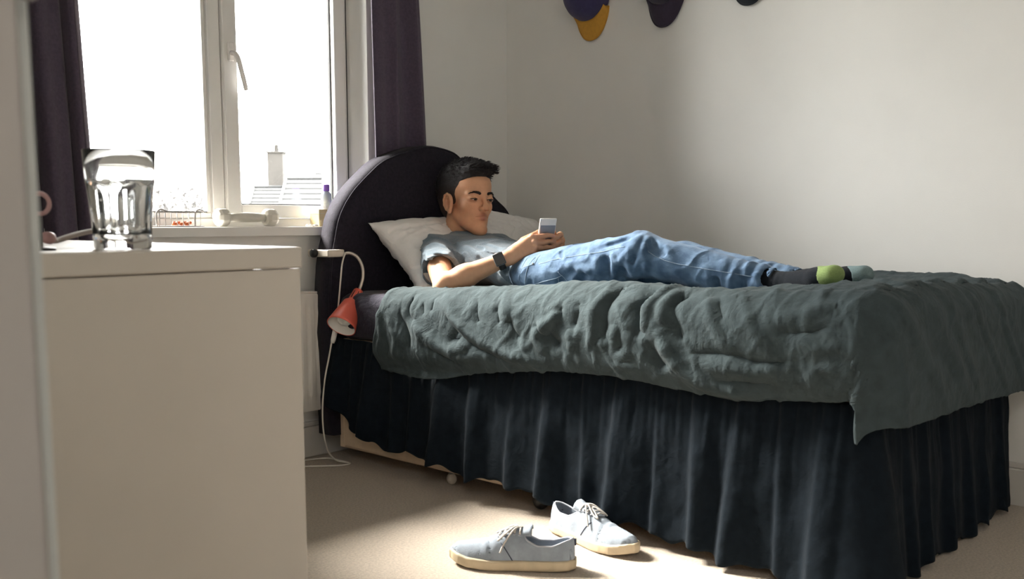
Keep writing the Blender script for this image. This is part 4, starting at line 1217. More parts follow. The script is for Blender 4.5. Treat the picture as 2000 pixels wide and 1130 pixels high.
A3 = lambda *a: np.array(a, float)
HO = A3(2.466, 2.448, .870); HS = 1.08
hf, hs_, hu = frame((-.16, -1, .02), (.035, -.038, 1))
def hloc(P): 
    q = (P-HO)/HS; return np.stack([q@hf, q@hs_, q@hu], -1)
def hw(a, b, c): return HO+(hf*a+hs_*b+hu*c)*HS
def E3(q, c, r):
    c = np.asarray(c, float); r = np.asarray(r, float); d = q-c
    k0 = np.linalg.norm(d/r, axis=-1); k1 = np.linalg.norm(d/(r*r), axis=-1)+1e-9
    return k0*(k0-1)/k1
def C3(q, a, b, ra, rb=None):
    d, t = seg_dist(q, np.asarray(a, float), np.asarray(b, float)); return d-(ra+((ra if rb is None else rb)-ra)*t)
EYE = A3(.0735, .0315, .0005)
def head_sdf(P):
    q = hloc(P); q[:, 1] = np.abs(q[:, 1])
    d = E3(q, (-.022, 0, .045), (.100, .071, .080))
    d = smin(d, E3(q, (.034, 0, .038), (.059, .056, .056)), .02)
    d = smin(d, E3(q, (.038, 0, -.032), (.049, .050, .070)), .02)
    d = smin(d, C3(q, (.008, .043, -.046), (.066, .014, -.095), .0160, .0140), .024)
    d = smin(d, E3(q, (.078, 0, -.098), (.017, .020, .016)), .016)
    d = smin(d, E3(q, (.054, .037, -.022), (.022, .017, .018)), .02)
    d = smin(d, C3(q, (.083, .010, .013), (.068, .041, .012), .0080), .014)
    d = smin(d, E3(q, (.073, 0, -.055), (.017, .025, .022)), .014)
    # eye sockets, then lids
    d = smax(d, -E3(q, (.0990, .032, .000), (.017, .019, .0100)), .010)
    lid = E3(q, EYE, (.0148, .0165, .0125))
    d = smin(d, lid, .004)
    # nose
    d = smin(d, C3(q, (.088, 0, .008), (.1035, 0, -.022), .0058, .0076), .010)
    d = smin(d, E3(q, (.1055, 0, -.0265), (.0100, .0092, .0085)), .007)
    d = smin(d, E3(q, (.0955, .0112, -.0315), (.0095, .0066, .0068)), .005)
    d = smax(d, -E3(q, (.1005, .0062, -.0385), (.005, .0034, .0028)), .003)
    # philtrum side, lips
    d = smin(d, C3(q, (.0915, .003, -.0500), (.0795, .0205, -.0565), .0048, .0028), .0035)
    d = smin(d, C3(q, (.0898, 0, -.0620), (.0798, .0165, -.0595), .0062, .0034), .0035)
    d = smax(d, -C3(q, (.0982, 0, -.0560), (.0822, .0225, -.0578), .0022, .0013), .0018)
    d = smax(d, -E3(q, (.098, 0, -.0745), (.009, .016, .0045)), .007)
    # ear
    e = A3(.005, .0715, -.014)
    ear = E3(q, e, (.0185, .0085, .0300))
    ear = smax(ear, -E3(q, e+A3(.003, .0095, -.002), (.0105, .0085, .0170)), .003)
    ear = smin(ear, E3(q, e+A3(.007, .003, -.0255), (.0075, .006, .0085)), .006)
    rim = [e+A3(.012, .004, .012), e+A3(.010, .006, .023), e+A3(.000, .008, .0290), e+A3(-.011, .009, .024), e+A3(-.0165, .009, .010), e+A3(-.015, .008, -.006), e+A3(-.006, .006, -.021)]
    for a, b in zip(rim[:-1], rim[1:]): ear = smin(ear, C3(q, a, b, .0036), .0025)
    anti = [e+A3(.004, .006, .017), e+A3(-.006, .0075, .012), e+A3(-.0085, .0075, -.002), e+A3(-.002, .006, -.016)]
    for a, b in zip(anti[:-1], anti[1:]): ear = smin(ear, C3(q, a, b, .0026), .0025)
    ear = smin(ear, E3(q, e+A3(.0135, .003, -.007), (.004, .005, .007)), .004)
    d = smin(d, ear, .006)
    return d*HS
# ---- arms and hands
SH_R, EL_R, WR_R = A3(2.305, 2.440, .694), A3(2.140, 2.222, .602), A3(2.273, 2.085, .683)
SH_L, EL_L, WR_L = A3(2.625, 2.440, .690), A3(2.700, 2.240, .620), A3(2.545, 2.110, .680)
PH_C = A3(2.415, 2.045, .747)
ph_n = A3(.36, .89, .28); ph_n /= np.linalg.norm(ph_n)
ph_w = np.cross(A3(0, 0, 1), ph_n); ph_w /= np.linalg.norm(ph_w); ph_w = -ph_w if ph_w[0] < 0 else ph_w
ph_u = np.cross(ph_n, ph_w); ph_u = ph_u if ph_u[2] > 0 else -ph_u
def PH(a, b, c): return PH_C+ph_w*a+ph_u*b-ph_n*c      # right, up, outwards from the back
FING_R = [   # points, radii
    ([A3(2.347, 2.046, .7465), PH(-.022, .008, .017), PH(-.001, .010, .0115), PH(.018, .008, .0105)], [.0098, .0088, .0078, .0066]),
    ([A3(2.346, 2.036, .7310), PH(-.020, -.011, .020), PH(.003, -.010, .0130), PH(.022, -.012, .0110)], [.0100, .0090, .0080, .0068]),
    ([A3(2.342, 2.032, .7150), PH(-.022, -.029, .019), PH(.000, -.028, .0130), PH(.017, -.030, .0110)], [.0095, .0086, .0077, .0066]),
    ([A3(2.335, 2.034, .7000), PH(-.026, -.045, .015), PH(-.006, -.045, .0120), PH(.008, -.046, .0105)], [.0085, .0076, .0068, .0058]),
    ([A3(2.312, 2.078, .7150), A3(2.340, 2.074, .738), PH(-.026, .010, -.012), PH(-.006, .022, -.0135)], [.0125, .0108, .0092, .0075]),
]
FING_L = [
    ([A3(2.490, 2.050, .752), PH(.044, .012, .010), PH(.034, .004, .0125), PH(.025, -.001, .0110)], [.0095, .0085, .0076, .0066]),
    ([A3(2.492, 2.045, .735), PH(.046, -.012, .012), PH(.035, -.020, .0135), PH(.027, -.024, .0115)], [.0098, .0088, .0078, .0068]),
    ([A3(2.490, 2.045, .719), PH(.045, -.032, .012), PH(.034, -.038, .0130), PH(.025, -.042, .0110)], [.0094, .0084, .0076, .0066]),
    ([A3(2.485, 2.050, .704), PH(.042, -.047, .010), PH(.033, -.052, .0115), PH(.026, -.055, .0105)], [.0084, .0074, .0066, .0058]),
    ([A3(2.500, 2.078, .725), A3(2.485, 2.074, .745), PH(.030, .012, -.012), PH(.012, .016, -.0135)], [.0125, .0106, .0090, .0075]),
]
def hand_sdf(P, wr, el, F):
    m = [f[0][0] for f in F[:4]]
    d = C3(P, wr, wr*.75+m[1]*.25, .0225, .0210)
    for k, mm in enumerate(m):
        base = wr+(mm-wr)*.30+(m[k]-m[1])*.30
        d = smin(d, C3(P, base, mm, .0150, .0112-.0006*k), .012)
    for i, (pts, rr) in enumerate(F):
        k = .006 if i < 4 else .012
        fd = C3(P, pts[0], pts[1], rr[0], rr[1])
        fd = np.minimum(fd, C3(P, pts[1], pts[2], rr[1]*1.02, rr[2])); fd = smin(fd, C3(P, pts[2], pts[3], rr[2]*1.02, rr[3]), .001)
        d = smin(d, fd, .0045 if i < 4 else .008)
        if i < 4:   # knuckle
            d = smin(d, np.linalg.norm(P-(pts[0]+A3(-.002, -.004, .003)), axis=-1)-rr[0]*.92, .005)
    th = F[4][0]
    d = smin(d, C3(P, wr*.8+th[0]*.2, th[0], .016, .0125), .012)
    return d
def arm_sdf(P, sh, el, wr):
    v = wr-el
    d = C3(P, sh, el, .044, .0345)
    d = smin(d, C3(P, el, el+v*.35, .0335, .0360), .012)
    d = smin(d, C3(P, el+v*.30, wr, .0362, .0218), .012)
    d = smin(d, np.linalg.norm(P-(el+(el-(sh+wr)/2)*.09), axis=-1)-.026, .012)
    return d
NECKB = A3(2.462, 2.490, .715)
def near(P, c, r): return np.linalg.norm(P.mean(0)-c) < r+np.linalg.norm(P[0]-P[-1])/2
BIGD = 1.0
SKIN_PARTS = [(head_sdf, 0), (lambda P: C3(P, hw(-.020, 0, -.045), NECKB, .0530, .0560), .018),
              (lambda P: E3(P, (2.455, 2.37, .665), (.14, .13, .055)), .03), (lambda P: E3(P, (2.435, 2.13, .635), (.12, .20, .050)), .03),
              (lambda P: arm_sdf(P, SH_R, EL_R, WR_R), .015), (lambda P: arm_sdf(P, SH_L, EL_L, WR_L), .015),
              (lambda P: hand_sdf(P, WR_R, EL_R, FING_R), .010), (lambda P: hand_sdf(P, WR_L, EL_L, FING_L), .010)]
def skin_sdf(P):
    big = np.ptp(P, axis=0).max() > .2
    c = P.mean(0)[None]; R_ = np.linalg.norm(P[0]-P[-1])/2
    d = np.full(len(P), BIGD)
    for fn, k in SKIN_PARTS:
        if not big and fn(c)[0] > R_*1.3+.04: continue
        v = fn(P); d = smin(d, v, k) if k else np.minimum(d, v)
    return d
boy = empty('person', (2.42, 1.9, .58)); tag(boy, 'boy in grey blue t-shirt and jeans lying back on the bed holding a phone', 'person')
V, F = surface_nets(skin_sdf, (2.08, 1.99, .55), (2.76, 2.62, 1.06), .0017, 20)
V = relax(V, F, 2, .5)
body = mesh_obj('body', V, F, 'skin', boy); rel(body, boy)
q = hloc(V)
base = np.array(rgb(208, 160, 128)); cols = np.tile(base, (len(V), 1))
def tintmix(mask, c): 
    global cols
    cols = cols*(1-mask[:, None])+np.array(c)[None]*mask[:, None]
hd = (np.linalg.norm(V-HO, axis=1) < .2)
g = lambda c, r: np.exp(-np.sum(((np.stack([q[:, 0], np.abs(q[:, 1]), q[:, 2]], 1)-np.array(c))/np.array(r))**2, 1))*hd
tintmix(.75*g((.094, 0, -.0510), (.02, .019, .0045)), rgb(150, 88, 78))
tintmix(.80*g((.093, 0, -.0620), (.02, .017, .0058)), rgb(172, 104, 94))
tintmix(.22*g((.095, 0, -.043), (.02, .022, .005)), rgb(120, 84, 66))
tintmix(.30*g((.105, 0, -.028), (.02, .014, .012)), rgb(196, 130, 100))
tintmix(.30*g((.05, .04, -.03), (.05, .025, .02)), rgb(200, 140, 108))
tintmix(.45*g((.088, .032, -.006), (.02, .018, .006)), rgb(128, 84, 66))
tintmix(.35*g((.006, .076, -.014), (.012, .012, .017)), rgb(190, 116, 92))
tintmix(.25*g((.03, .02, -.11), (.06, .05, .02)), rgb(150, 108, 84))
hnd = np.minimum(1, np.exp(-((np.linalg.norm(V-A3(2.40, 2.03, .73), axis=1))/.07)**4))
tintmix(.25*hnd, rgb(176, 116, 90))
set_color(body, cols)
# fingernails
for FF, on in ((FING_R, (0, 1)), (FING_L, (0, 1, 2))):
    for i in on:
        pts, rr = FF[i]; ax = pts[3]-pts[2]; ax /= np.linalg.norm(ax)
        out = -ph_n-ax*(ax@-ph_n); out /= np.linalg.norm(out); sd_ = np.cross(ax, out)
        Vn, Fn = lathe_geo([(0, .0012), (.0028, .0008), (.0040, 0)], 10)
        o = mesh_obj('fingernail', [tuple(pts[3]+out*rr[3]*.90+sd_*x+ax*(y*1.25)+out*(z*1.2)) for x, y, z in Vn], Fn, 'lip_pink' if 'lip_pink' in M else mat('lip_pink', rgb(206, 150, 134), .3, .02, 60), boy); rel(o, boy)
# eyes, lashes, brows
for sg in (1, -1):
    ec = EYE*A3(1, sg, 1)
    Vn, Fn = lathe_geo([(0, -.0105)]+[(.0105*math.cos(a), .0105*math.sin(a)) for a in np.linspace(-1.3, 1.3, 11)]+[(0, .0105)], 18)
    eo = mesh_obj('eye', [tuple(hw(ec[0]+.0063+z*.82, ec[1]+x*1.08, ec[2]-.0036+y*.30)) for x, y, z in Vn], Fn, 'eye_white', boy); rel(eo, boy)
    Vn, Fn = lathe_geo([(0, .0014), (.0034, .0010), (.0060, 0)], 16)
    mesh_obj('iris', [tuple(hw(ec[0]+.0142+z, ec[1]+x-.0016*sg, ec[2]-.0042+y*.50)) for x, y, z in Vn], Fn, 'eye_dark', eo)
    lash = [hw(ec[0]+.0070+.0080*math.cos(t*1.15), ec[1]+.0125*sg*math.sin(t*1.15)*1.1, ec[2]+.0002-.0026*abs(math.sin(t*1.3))) for t in np.linspace(-1.25, 1.25, 15)]
    o = tube('eyelash', lash, [.0004]+[.0014]*13+[.0008], 'eye_dark', boy, 6); rel(o, boy)
    # brow: tapered fan of short hairs over a thin body
    cen_ = catmull([(.0905, .0110*sg, .0150), (.0895, .020*sg, .0172), (.0850, .0325*sg, .0195), (.0745, .0460*sg, .0155)], 8)
    parts = [tube_geo([hw(*p) for p in cen_], np.interp(np.linspace(0, 1, len(cen_)), [0, .15, .6, 1], [.0030, .0042, .0036, .0008])*HS, 6, flat=1.0)]
    r = np.random.default_rng(4)
    for k in range(150):
        t = r.random(); p = cen_[int(t*(len(cen_)-1))]; w = np.interp(t, [0, .2, .7, 1], [.0030, .0042, .0030, .001])
        p0 = hw(p[0]+.001, p[1], p[2]+(r.random()*2-1)*w); p1 = p0+(hs_*sg*(.005+.002*r.random())+hu*(.003*(1-t*1.6)+.001*r.normal())+hf*.0008)*HS
        parts.append(tube_geo([p0, (p0+p1)/2+hf*.0006, p1], [.00045, .0004, .0001], 3))
    Vb, Fb = join_geo(parts); o = mesh_obj('eyebrow', Vb, Fb, 'eye_dark', boy); rel(o, boy)
# hair
def hair_sdf(P):
    q = hloc(P); sy = q[:, 1]; a = np.abs(sy)
    d = E3(np.stack([q[:, 0], a, q[:, 2]], 1), (-.026, 0, .044), (.1035, .0745, .0820))
    qa = np.stack([q[:, 0], a, q[:, 2]], 1)
    d = smin(d, E3(qa, (-.060, 0, -.008), (.052, .052, .060)), .02)
    d = smin(d, E3(qa, (.022, 0, .052), (.066, .0625, .056)), .01)
    top_ = E3(qa, (.000, 0, .088), (.086, .060, .038))
    d = smin(d, top_, .025)
    quiff = E3(qa, (.066, .010, .093), (.028, .044, .019)); d = smin(d, quiff, .016)
    d = smin(d, E3(q, (.084, -.012, .092), (.015, .034, .0145)), .010)
    # hairline
    f, u = q[:, 0], q[:, 2]
    fl = np.interp(u, [-.09, -.055, -.038, -.030, -.006, .014, .030, .055, .066, .074, .088], [-.050, -.045, -.030, .010, .018, .022, .032, .048, .074, .100, .30])
    cut = f-fl
    d = smax(d, cut*.85, .006)
    st = fbm(np.stack([q[:, 0]*55, sy*130, q[:, 2]*70], -1), 2)
    return (d-.0022*st*sstep(.02, .09, u)-.0006*st)*HS
V, F = surface_nets(hair_sdf, HO-.20, HO+.20, .0023, 20)
V = relax(V, F, 1, .4)
hair = mesh_obj('hair', V, F, 'hair', boy); rel(hair, boy)
q = hloc(V)
fade = sstep(.055, -.035, q[:, 2])*sstep(.075, .03, q[:, 2])
hc = np.array([.014, .012, .013])[None]*(1-fade[:, None])+np.array([.085, .062, .052])[None]*fade[:, None]
set_color(hair, hc)
# strands combed forward over the top
r = np.random.default_rng(9); N_ = r.choice(len(V), 3400, replace=False)
parts = []; cc = []
nrm = np.zeros_like(V); 
a_, b_2, c_2 = V[F[:, 0]], V[F[:, 1]], V[F[:, 2]]; fn_ = np.cross(b_2-a_, c_2-a_)
for k in range(4): np.add.at(nrm, F[:, k], fn_)
nrm /= np.linalg.norm(nrm, axis=1)[:, None]+1e-12
for i in N_:
    p = V[i]; ql = q[i]
    if ql[2] < .0: continue
    if ql[2] < .082 and ql[0] > np.interp(ql[2], [.0, .030, .055, .070, .082], [.006, .018, .032, .046, .06]): continue
    tt = float(sstep(.02, .10, ql[2])); front = float(sstep(.03, .09, ql[0]))
    ln = .006+.011*tt+.008*front*tt
    dr = hf*(.55+.3*front)+hu*(-.45*(1-tt)-.05*tt)+hs_*(.25*r.normal()-.15*tt)+nrm[i]*(.18+.18*r.random())
    dr /= np.linalg.norm(dr)
    p1 = p+dr*ln*.55; p2 = p+dr*ln+hu*.0015-nrm[i]*ln*.18
    vv, ff = tube_geo([p-nrm[i]*.001, p1, p2], [.0011, .0009, .0001], 4, caps=False)
    parts.append((vv, ff))
Vh, Fh = join_geo(parts); hs2 = mesh_obj('hair_strands', Vh, Fh, 'hair', hair)
hs2['kind'] = 'stuff'
set_color(hs2, np.tile(np.array([.020, .017, .018]), (len(Vh), 1)))

# ------------------------------------------------------------------ t-shirt
tl = A3(-.04, .49, .115); tl /= np.linalg.norm(tl); ta = A3(1, .03, .0); ta -= tl*(ta@tl); ta /= np.linalg.norm(ta); tn_ = np.cross(ta, tl)
TR = np.stack([ta, tl, tn_], 1)
def RE(P, c, r): return E3((P-np.asarray(c))@TR, (0, 0, 0), r)
def ridge(P, pts, h, w):
    pa = np.asarray(pts, float)
    if np.linalg.norm(P.mean(0)-pa.mean(0)) > np.ptp(pa, axis=0).max()*.75+np.linalg.norm(P[0]-P[-1])/2+3*w+.01: return 0.
    h = h*2.2
    d, t = poly_dist(P, [np.asarray(p, float) for p in pts]); fade = np.clip(np.minimum(t, 1-t)*5+.1, 0, 1)
    return h*np.exp(-(d/w)**2)*fade
TEE_RIDGES = []
JEAN_RIDGES = []
JEAN_RIDGES.append(([[2.3086, 1.6026, 0.7605], [2.2773, 1.6059, 0.7298], [2.2701, 1.626, 0.687]], 0.007, 0.008))
JEAN_RIDGES.append(([[2.297, 1.6065, 0.7549], [2.2692, 1.6207, 0.7155], [2.2724, 1.6592, 0.6803]], 0.008, 0.007))
JEAN_RIDGES.append(([[2.2724, 1.6592, 0.6803], [2.2708, 1.6707, 0.6973], [2.2724, 1.6827, 0.7084]], 0.006, 0.006))
JEAN_RIDGES.append(([[2.3151, 1.5847, 0.7549], [2.2857, 1.5809, 0.723], [2.2937, 1.6231, 0.6506]], 0.009, 0.008))
JEAN_RIDGES.append(([[2.2708, 1.6248, 0.6842], [2.2924, 1.6222, 0.6522], [2.4707, 1.7217, 0.614]], 0.009, 0.008))
JEAN_RIDGES.append(([[2.2905, 1.6209, 0.6537], [2.2787, 1.5891, 0.6906], [2.285, 1.5804, 0.7216]], 0.008, 0.006))
JEAN_RIDGES.append(([[2.2836, 1.5793, 0.7161], [2.2879, 1.5746, 0.6738], [2.474, 1.6835, 0.6185]], 0.008, 0.009))
JEAN_RIDGES.append(([[2.275, 1.6468, 0.672], [2.3201, 1.6842, 0.6254]], -0.01, 0.012))
JEAN_RIDGES.append(([[2.2709, 1.6976, 0.6995], [2.2921, 1.7162, 0.6327]], -0.01, 0.014))
JEAN_RIDGES.append(([[2.2729, 1.6023, 0.7017], [2.2737, 1.6163, 0.6801]], -0.008, 0.007))
JEAN_RIDGES.append(([[2.2711, 1.6799, 0.6999], [2.2934, 1.6775, 0.6414]], 0.006, 0.006))
JEAN_RIDGES.append(([[2.2719, 1.7347, 0.6986], [2.2822, 1.7326, 0.6398]], 0.005, 0.01))
JEAN_RIDGES.append(([[2.2829, 1.5916, 0.6734], [2.465, 1.7234, 0.6203]], -0.008, 0.009))
JEAN_RIDGES.append(([[2.3179, 1.5746, 0.7507], [2.3001, 1.5485, 0.7233], [2.2961, 1.5303, 0.7028]], -0.008, 0.007))
JEAN_RIDGES.append(([[2.299, 1.5837, 0.7438], [2.2914, 1.5609, 0.7163]], -0.007, 0.006))
JEAN_RIDGES.append(([[2.316, 1.5309, 0.7331], [2.3059, 1.5072, 0.7101]], 0.005, 0.006))
JEAN_RIDGES.append(([[2.3035, 1.5391, 0.7234], [2.2989, 1.5189, 0.703]], -0.005, 0.006))
JEAN_RIDGES.append(([[2.2876, 1.7196, 0.7305], [2.2941, 1.6885, 0.7425], [2.2932, 1.6438, 0.7545]], 0.005, 0.006))
JEAN_RIDGES.append(([[2.2825, 1.7431, 0.72], [2.285, 1.6817, 0.7341], [2.2858, 1.6209, 0.7492]], -0.004, 0.006))
JEAN_RIDGES.append(([[2.3214, 1.4031, 0.6575], [2.3507, 1.4069, 0.6147]], 0.005, 0.008))
JEAN_RIDGES.append(([[2.3274, 1.3752, 0.6514], [2.3554, 1.3876, 0.6112]], -0.007, 0.009))
JEAN_RIDGES.append(([[2.3365, 1.3348, 0.6593], [2.3502, 1.3489, 0.6133]], 0.006, 0.008))
JEAN_RIDGES.append(([[2.3416, 1.3072, 0.6534], [2.3492, 1.3074, 0.618]], -0.008, 0.01))
JEAN_RIDGES.append(([[2.3582, 1.2752, 0.6673], [2.3516, 1.2672, 0.6251]], 0.006, 0.009))
JEAN_RIDGES.append(([[2.3598, 1.2507, 0.6574], [2.3529, 1.2533, 0.6284]], -0.005, 0.007))
JEAN_RIDGES.append(([[2.2959, 1.8867, 0.7095], [2.2749, 1.8595, 0.688]], -0.004, 0.006))
JEAN_RIDGES.append(([[2.268, 1.7964, 0.6676], [2.271, 1.8559, 0.6281], [2.2789, 1.8818, 0.604]], -0.006, 0.012))
JEAN_RIDGES.append(([[2.2712, 1.7705, 0.6536], [2.2905, 1.8231, 0.606]], -0.008, 0.014))
JEAN_RIDGES.append(([[2.2687, 1.8447, 0.6736], [2.2684, 1.7966, 0.6602], [2.2732, 1.7443, 0.6544]], 0.006, 0.012))
JEAN_RIDGES.append(([[2.2565, 1.9732, 0.6241], [2.2647, 1.9742, 0.5928]], -0.005, 0.006))
JEAN_RIDGES.append(([[2.2662, 2.0004, 0.6614], [2.2651, 2.0076, 0.5912]], 0.004, 0.005))
TEE_RIDGES.append(([[2.324, 2.3229, 0.72], [2.3129, 2.2535, 0.6983], [2.2825, 2.1567, 0.6561]], 0.005, 0.01))
TEE_RIDGES.append(([[2.3022, 2.2432, 0.6856], [2.2911, 2.1984, 0.6675], [2.2839, 2.1692, 0.6395]], -0.008, 0.01))
TEE_RIDGES.append(([[2.2909, 2.29, 0.6848], [2.2788, 2.29, 0.6521]], -0.006, 0.008))
TEE_RIDGES.append(([[2.2902, 2.2547, 0.6528], [2.2961, 2.2958, 0.6264]], 0.005, 0.009))
TEE_RIDGES.append(([[2.323, 2.3817, 0.7326], [2.299, 2.3098, 0.7007], [2.2833, 2.2826, 0.6604]], -0.005, 0.008))
TEE_RIDGES.append(([[2.2515, 2.3513, 0.7209], [2.2393, 2.2964, 0.6942], [2.243, 2.2725, 0.6538]], 0.004, 0.007))
TEE_RIDGES.append(([[2.366, 2.2583, 0.7253], [2.3525, 2.1775, 0.7104], [2.3611, 2.119, 0.7032]], 0.004, 0.008))
TEE_RIDGES.append(([[2.3291, 2.1893, 0.7025], [2.3151, 2.1319, 0.6879], [2.3128, 2.108, 0.6806]], -0.006, 0.009))
TEE_RIDGES.append(([[2.2007, 2.3392, 0.6778], [2.2298, 2.3222, 0.6692], [2.2587, 2.3048, 0.6606]], 0.003, 0.005))
TEE_RIDGES.append(([[2.1832, 2.3203, 0.695], [2.2022, 2.2863, 0.6872], [2.2261, 2.2737, 0.6755]], -0.003, 0.005))
TEE_RIDGES.append(([[2.2093, 2.3462, 0.6527], [2.2383, 2.3241, 0.6524], [2.2626, 2.3089, 0.6454]], -0.003, 0.005))
TEE_RIDGES.append(([[2.2983, 2.1385, 0.6077], [2.2973, 2.0831, 0.6578], [2.3349, 2.0739, 0.6808]], 0.006, 0.01))
TEE_RIDGES.append(([[2.2827, 2.1021, 0.6339], [2.3059, 2.0801, 0.6656]], -0.006, 0.008))
TEE_RIDGES.append(([[2.3101, 2.0946, 0.5929], [2.3043, 2.0466, 0.6429], [2.3427, 2.0488, 0.6733]], 0.006, 0.008))
TEE_RIDGES.append(([[2.3067, 2.248, 0.6194], [2.2929, 2.2003, 0.6381], [2.2815, 2.1447, 0.6533]], -0.005, 0.008))

def tee_base(P):
    d = RE(P, (2.455, 2.335, .666), (.180, .175, .080))
    d = smin(d, RE(P, (2.438, 2.130, .640), (.158, .19, .073)), .05)
    d = smin(d, C3(P, (2.335, 2.440, .698), (2.600, 2.440, .696), .0540), .03)
    d = smin(d, C3(P, (2.462, 2.465, .700), (2.462, 2.495, .730), .075, .0640), .02)
    sd_ = EL_R-SH_R
    sl = C3(P, SH_R+A3(0, 0, -.002), SH_R+sd_*.72, .0600, .0610)
    ax = sd_/np.linalg.norm(sd_); L_ = np.linalg.norm(sd_)
    cut = (P-SH_R)@(ax*.97+A3(.0, .0, -.22)*.3)-L_*.60
    sl = smax(sl, cut, .004)
    inner = C3(P, SH_R, SH_R+sd_*1.1, .050, .0545)
    sdl = EL_L-SH_L
    sll = smax(C3(P, SH_L, SH_L+sdl*.7, .060, .060), (P-SH_L)@(sdl/np.linalg.norm(sdl))-np.linalg.norm(sdl)*.55, .004)
    d = smin(d, sl, .022); d = smin(d, sll, .022)
    d = smax(d, -np.maximum(inner, -(cut+.035)), .003)
    return d
def tee_sdf(P):
    d = tee_base(P)
    # hem: loose bottom edge and neck opening
    d = smax(d, (2.045+.25*(P[:, 0]-2.25))-P[:, 1], .004)
    d = smax(d, -C3(P, hw(-.026, 0, -.04), NECKB+A3(0, .0, -.005), .0560, .0605), .004)
    ncut = (P-hw(0, 0, -.104))@hu
    d = smax(d, ncut, .004)
    for pts, h, w in TEE_RIDGES: d = d-ridge(P, pts, h, w)
    n1 = fbm(np.stack([P[:, 0]*13+P[:, 1]*9, P[:, 1]*13-P[:, 2]*16, P[:, 2]*15], -1), 2)
    cr = (1-np.abs(n1))**4
    n2 = fbm(P*38+4, 2)
    return d-.0085*(cr-.4)-.0008*n2
V, F = surface_nets(tee_sdf, (2.06, 1.98, .545), (2.76, 2.60, .83), .0028, 16)
V = relax(V, F, 1, .5)
tee = mesh_obj('t_shirt', V, F, 'tee_cloth', boy); rel(tee, boy)
# collar rib and sleeve hem stitch
def proj_to(fn, P, it=6):
    P = np.array(P, float)
    for _ in range(it):
        d = fn(P); g_ = np.stack([fn(P+A3(*(e*.0015 for e in ax)))-d for ax in ((1, 0, 0), (0, 1, 0), (0, 0, 1))], 1)
        g_ /= np.linalg.norm(g_, axis=1)[:, None]+1e-9
        P = P-g_*d[:, None]*.8
    return P
cring = []
nb_ = NECKB-hw(-.026, 0, -.04); nb_ /= np.linalg.norm(nb_)
ncen = hw(-.026, 0, -.04)*.22+NECKB*.78
e1 = np.cross(nb_, A3(1, 0, 0)); e1 /= np.linalg.norm(e1); e2 = np.cross(nb_, e1)
for a in np.linspace(0, 2*PI, 41)[:-1]:
    cring.append(ncen+(e1*math.cos(a)+e2*math.sin(a))*.0615+nb_*.008*math.cos(a)*-1)
mat('tee_rib', (.075, .105, .135), .9, .15, 300, .2, 200)
o = tube('collar_rib', cring, .0062, 'tee_rib', tee, 8, closed=True, flat=.75)

# ------------------------------------------------------------------ jeans
HP_R, KN_R, AN_R = A3(2.345, 1.985, .626), A3(2.335, 1.628, .704), A3(2.400, 1.250, .632)
HP_L, KN_L, AN_L = A3(2.505, 1.975, .645), A3(2.525, 1.600, .675), A3(2.478, 1.215, .628)
def jeans_base(P):
    d = RE(P, (2.420, 2.015, .626), (.168, .125, .076))
    for hp, kn, an, s in ((HP_R, KN_R, AN_R, 1), (HP_L, KN_L, AN_L, 1.0)):
        th_ = C3(P, hp, kn, .082, .0635); shn = C3(P, kn, an, .0610, .0460)
        leg = smin(th_, shn, .02)
        d = smin(d, leg, .022)
    return d
def jeans_sdf(P):
    d = jeans_base(P)
    for pts, h, w in JEAN_RIDGES: d = d-ridge(P, pts, h, w)
    for an, kn in ((AN_R, KN_R), (AN_L, KN_L)):
        ax = an-kn; L_ = np.linalg.norm(ax); ax = ax/L_
        cut = (P-kn)@ax-L_*1.0
        side = np.where((P[:, 0] < 2.44) == (an[0] < 2.44), 1, 0)
        d = np.where(side == 1, smax(d, cut, .003), d)
        inn = C3(P, kn+ax*L_*.93, an+ax*.05, .0405, .0410)
        d = smax(d, -inn, .002)
    top_c = P[:, 1]-(2.115+.12*(P[:, 0]-2.25)-.25*(P[:, 2]-.65))
    d = smax(d, top_c, .004)
    kneez = np.exp(-((P[:, 1]-1.66)/.07)**2)
    n1 = fbm(np.stack([P[:, 0]*12, P[:, 1]*15+P[:, 2]*10, P[:, 2]*14-P[:, 1]*5], -1), 2)
    ank = np.exp(-((P[:, 1]-1.30)/.06)**2)
    n2 = np.sin(P[:, 1]*2*PI/.030+6*P[:, 2]*4+2*np.sin(P[:, 2]*40))
    return d-.0042*((1-np.abs(n1))**3-.45)-.0020*n2*ank
V, F = surface_nets(jeans_sdf, (2.20, 1.16, .53), (2.64, 2.16, .80), .0028, 16)
V = relax(V, F, 1, .5)
jeans = mesh_obj('jeans', V, F, 'denim', boy); rel(jeans, boy)
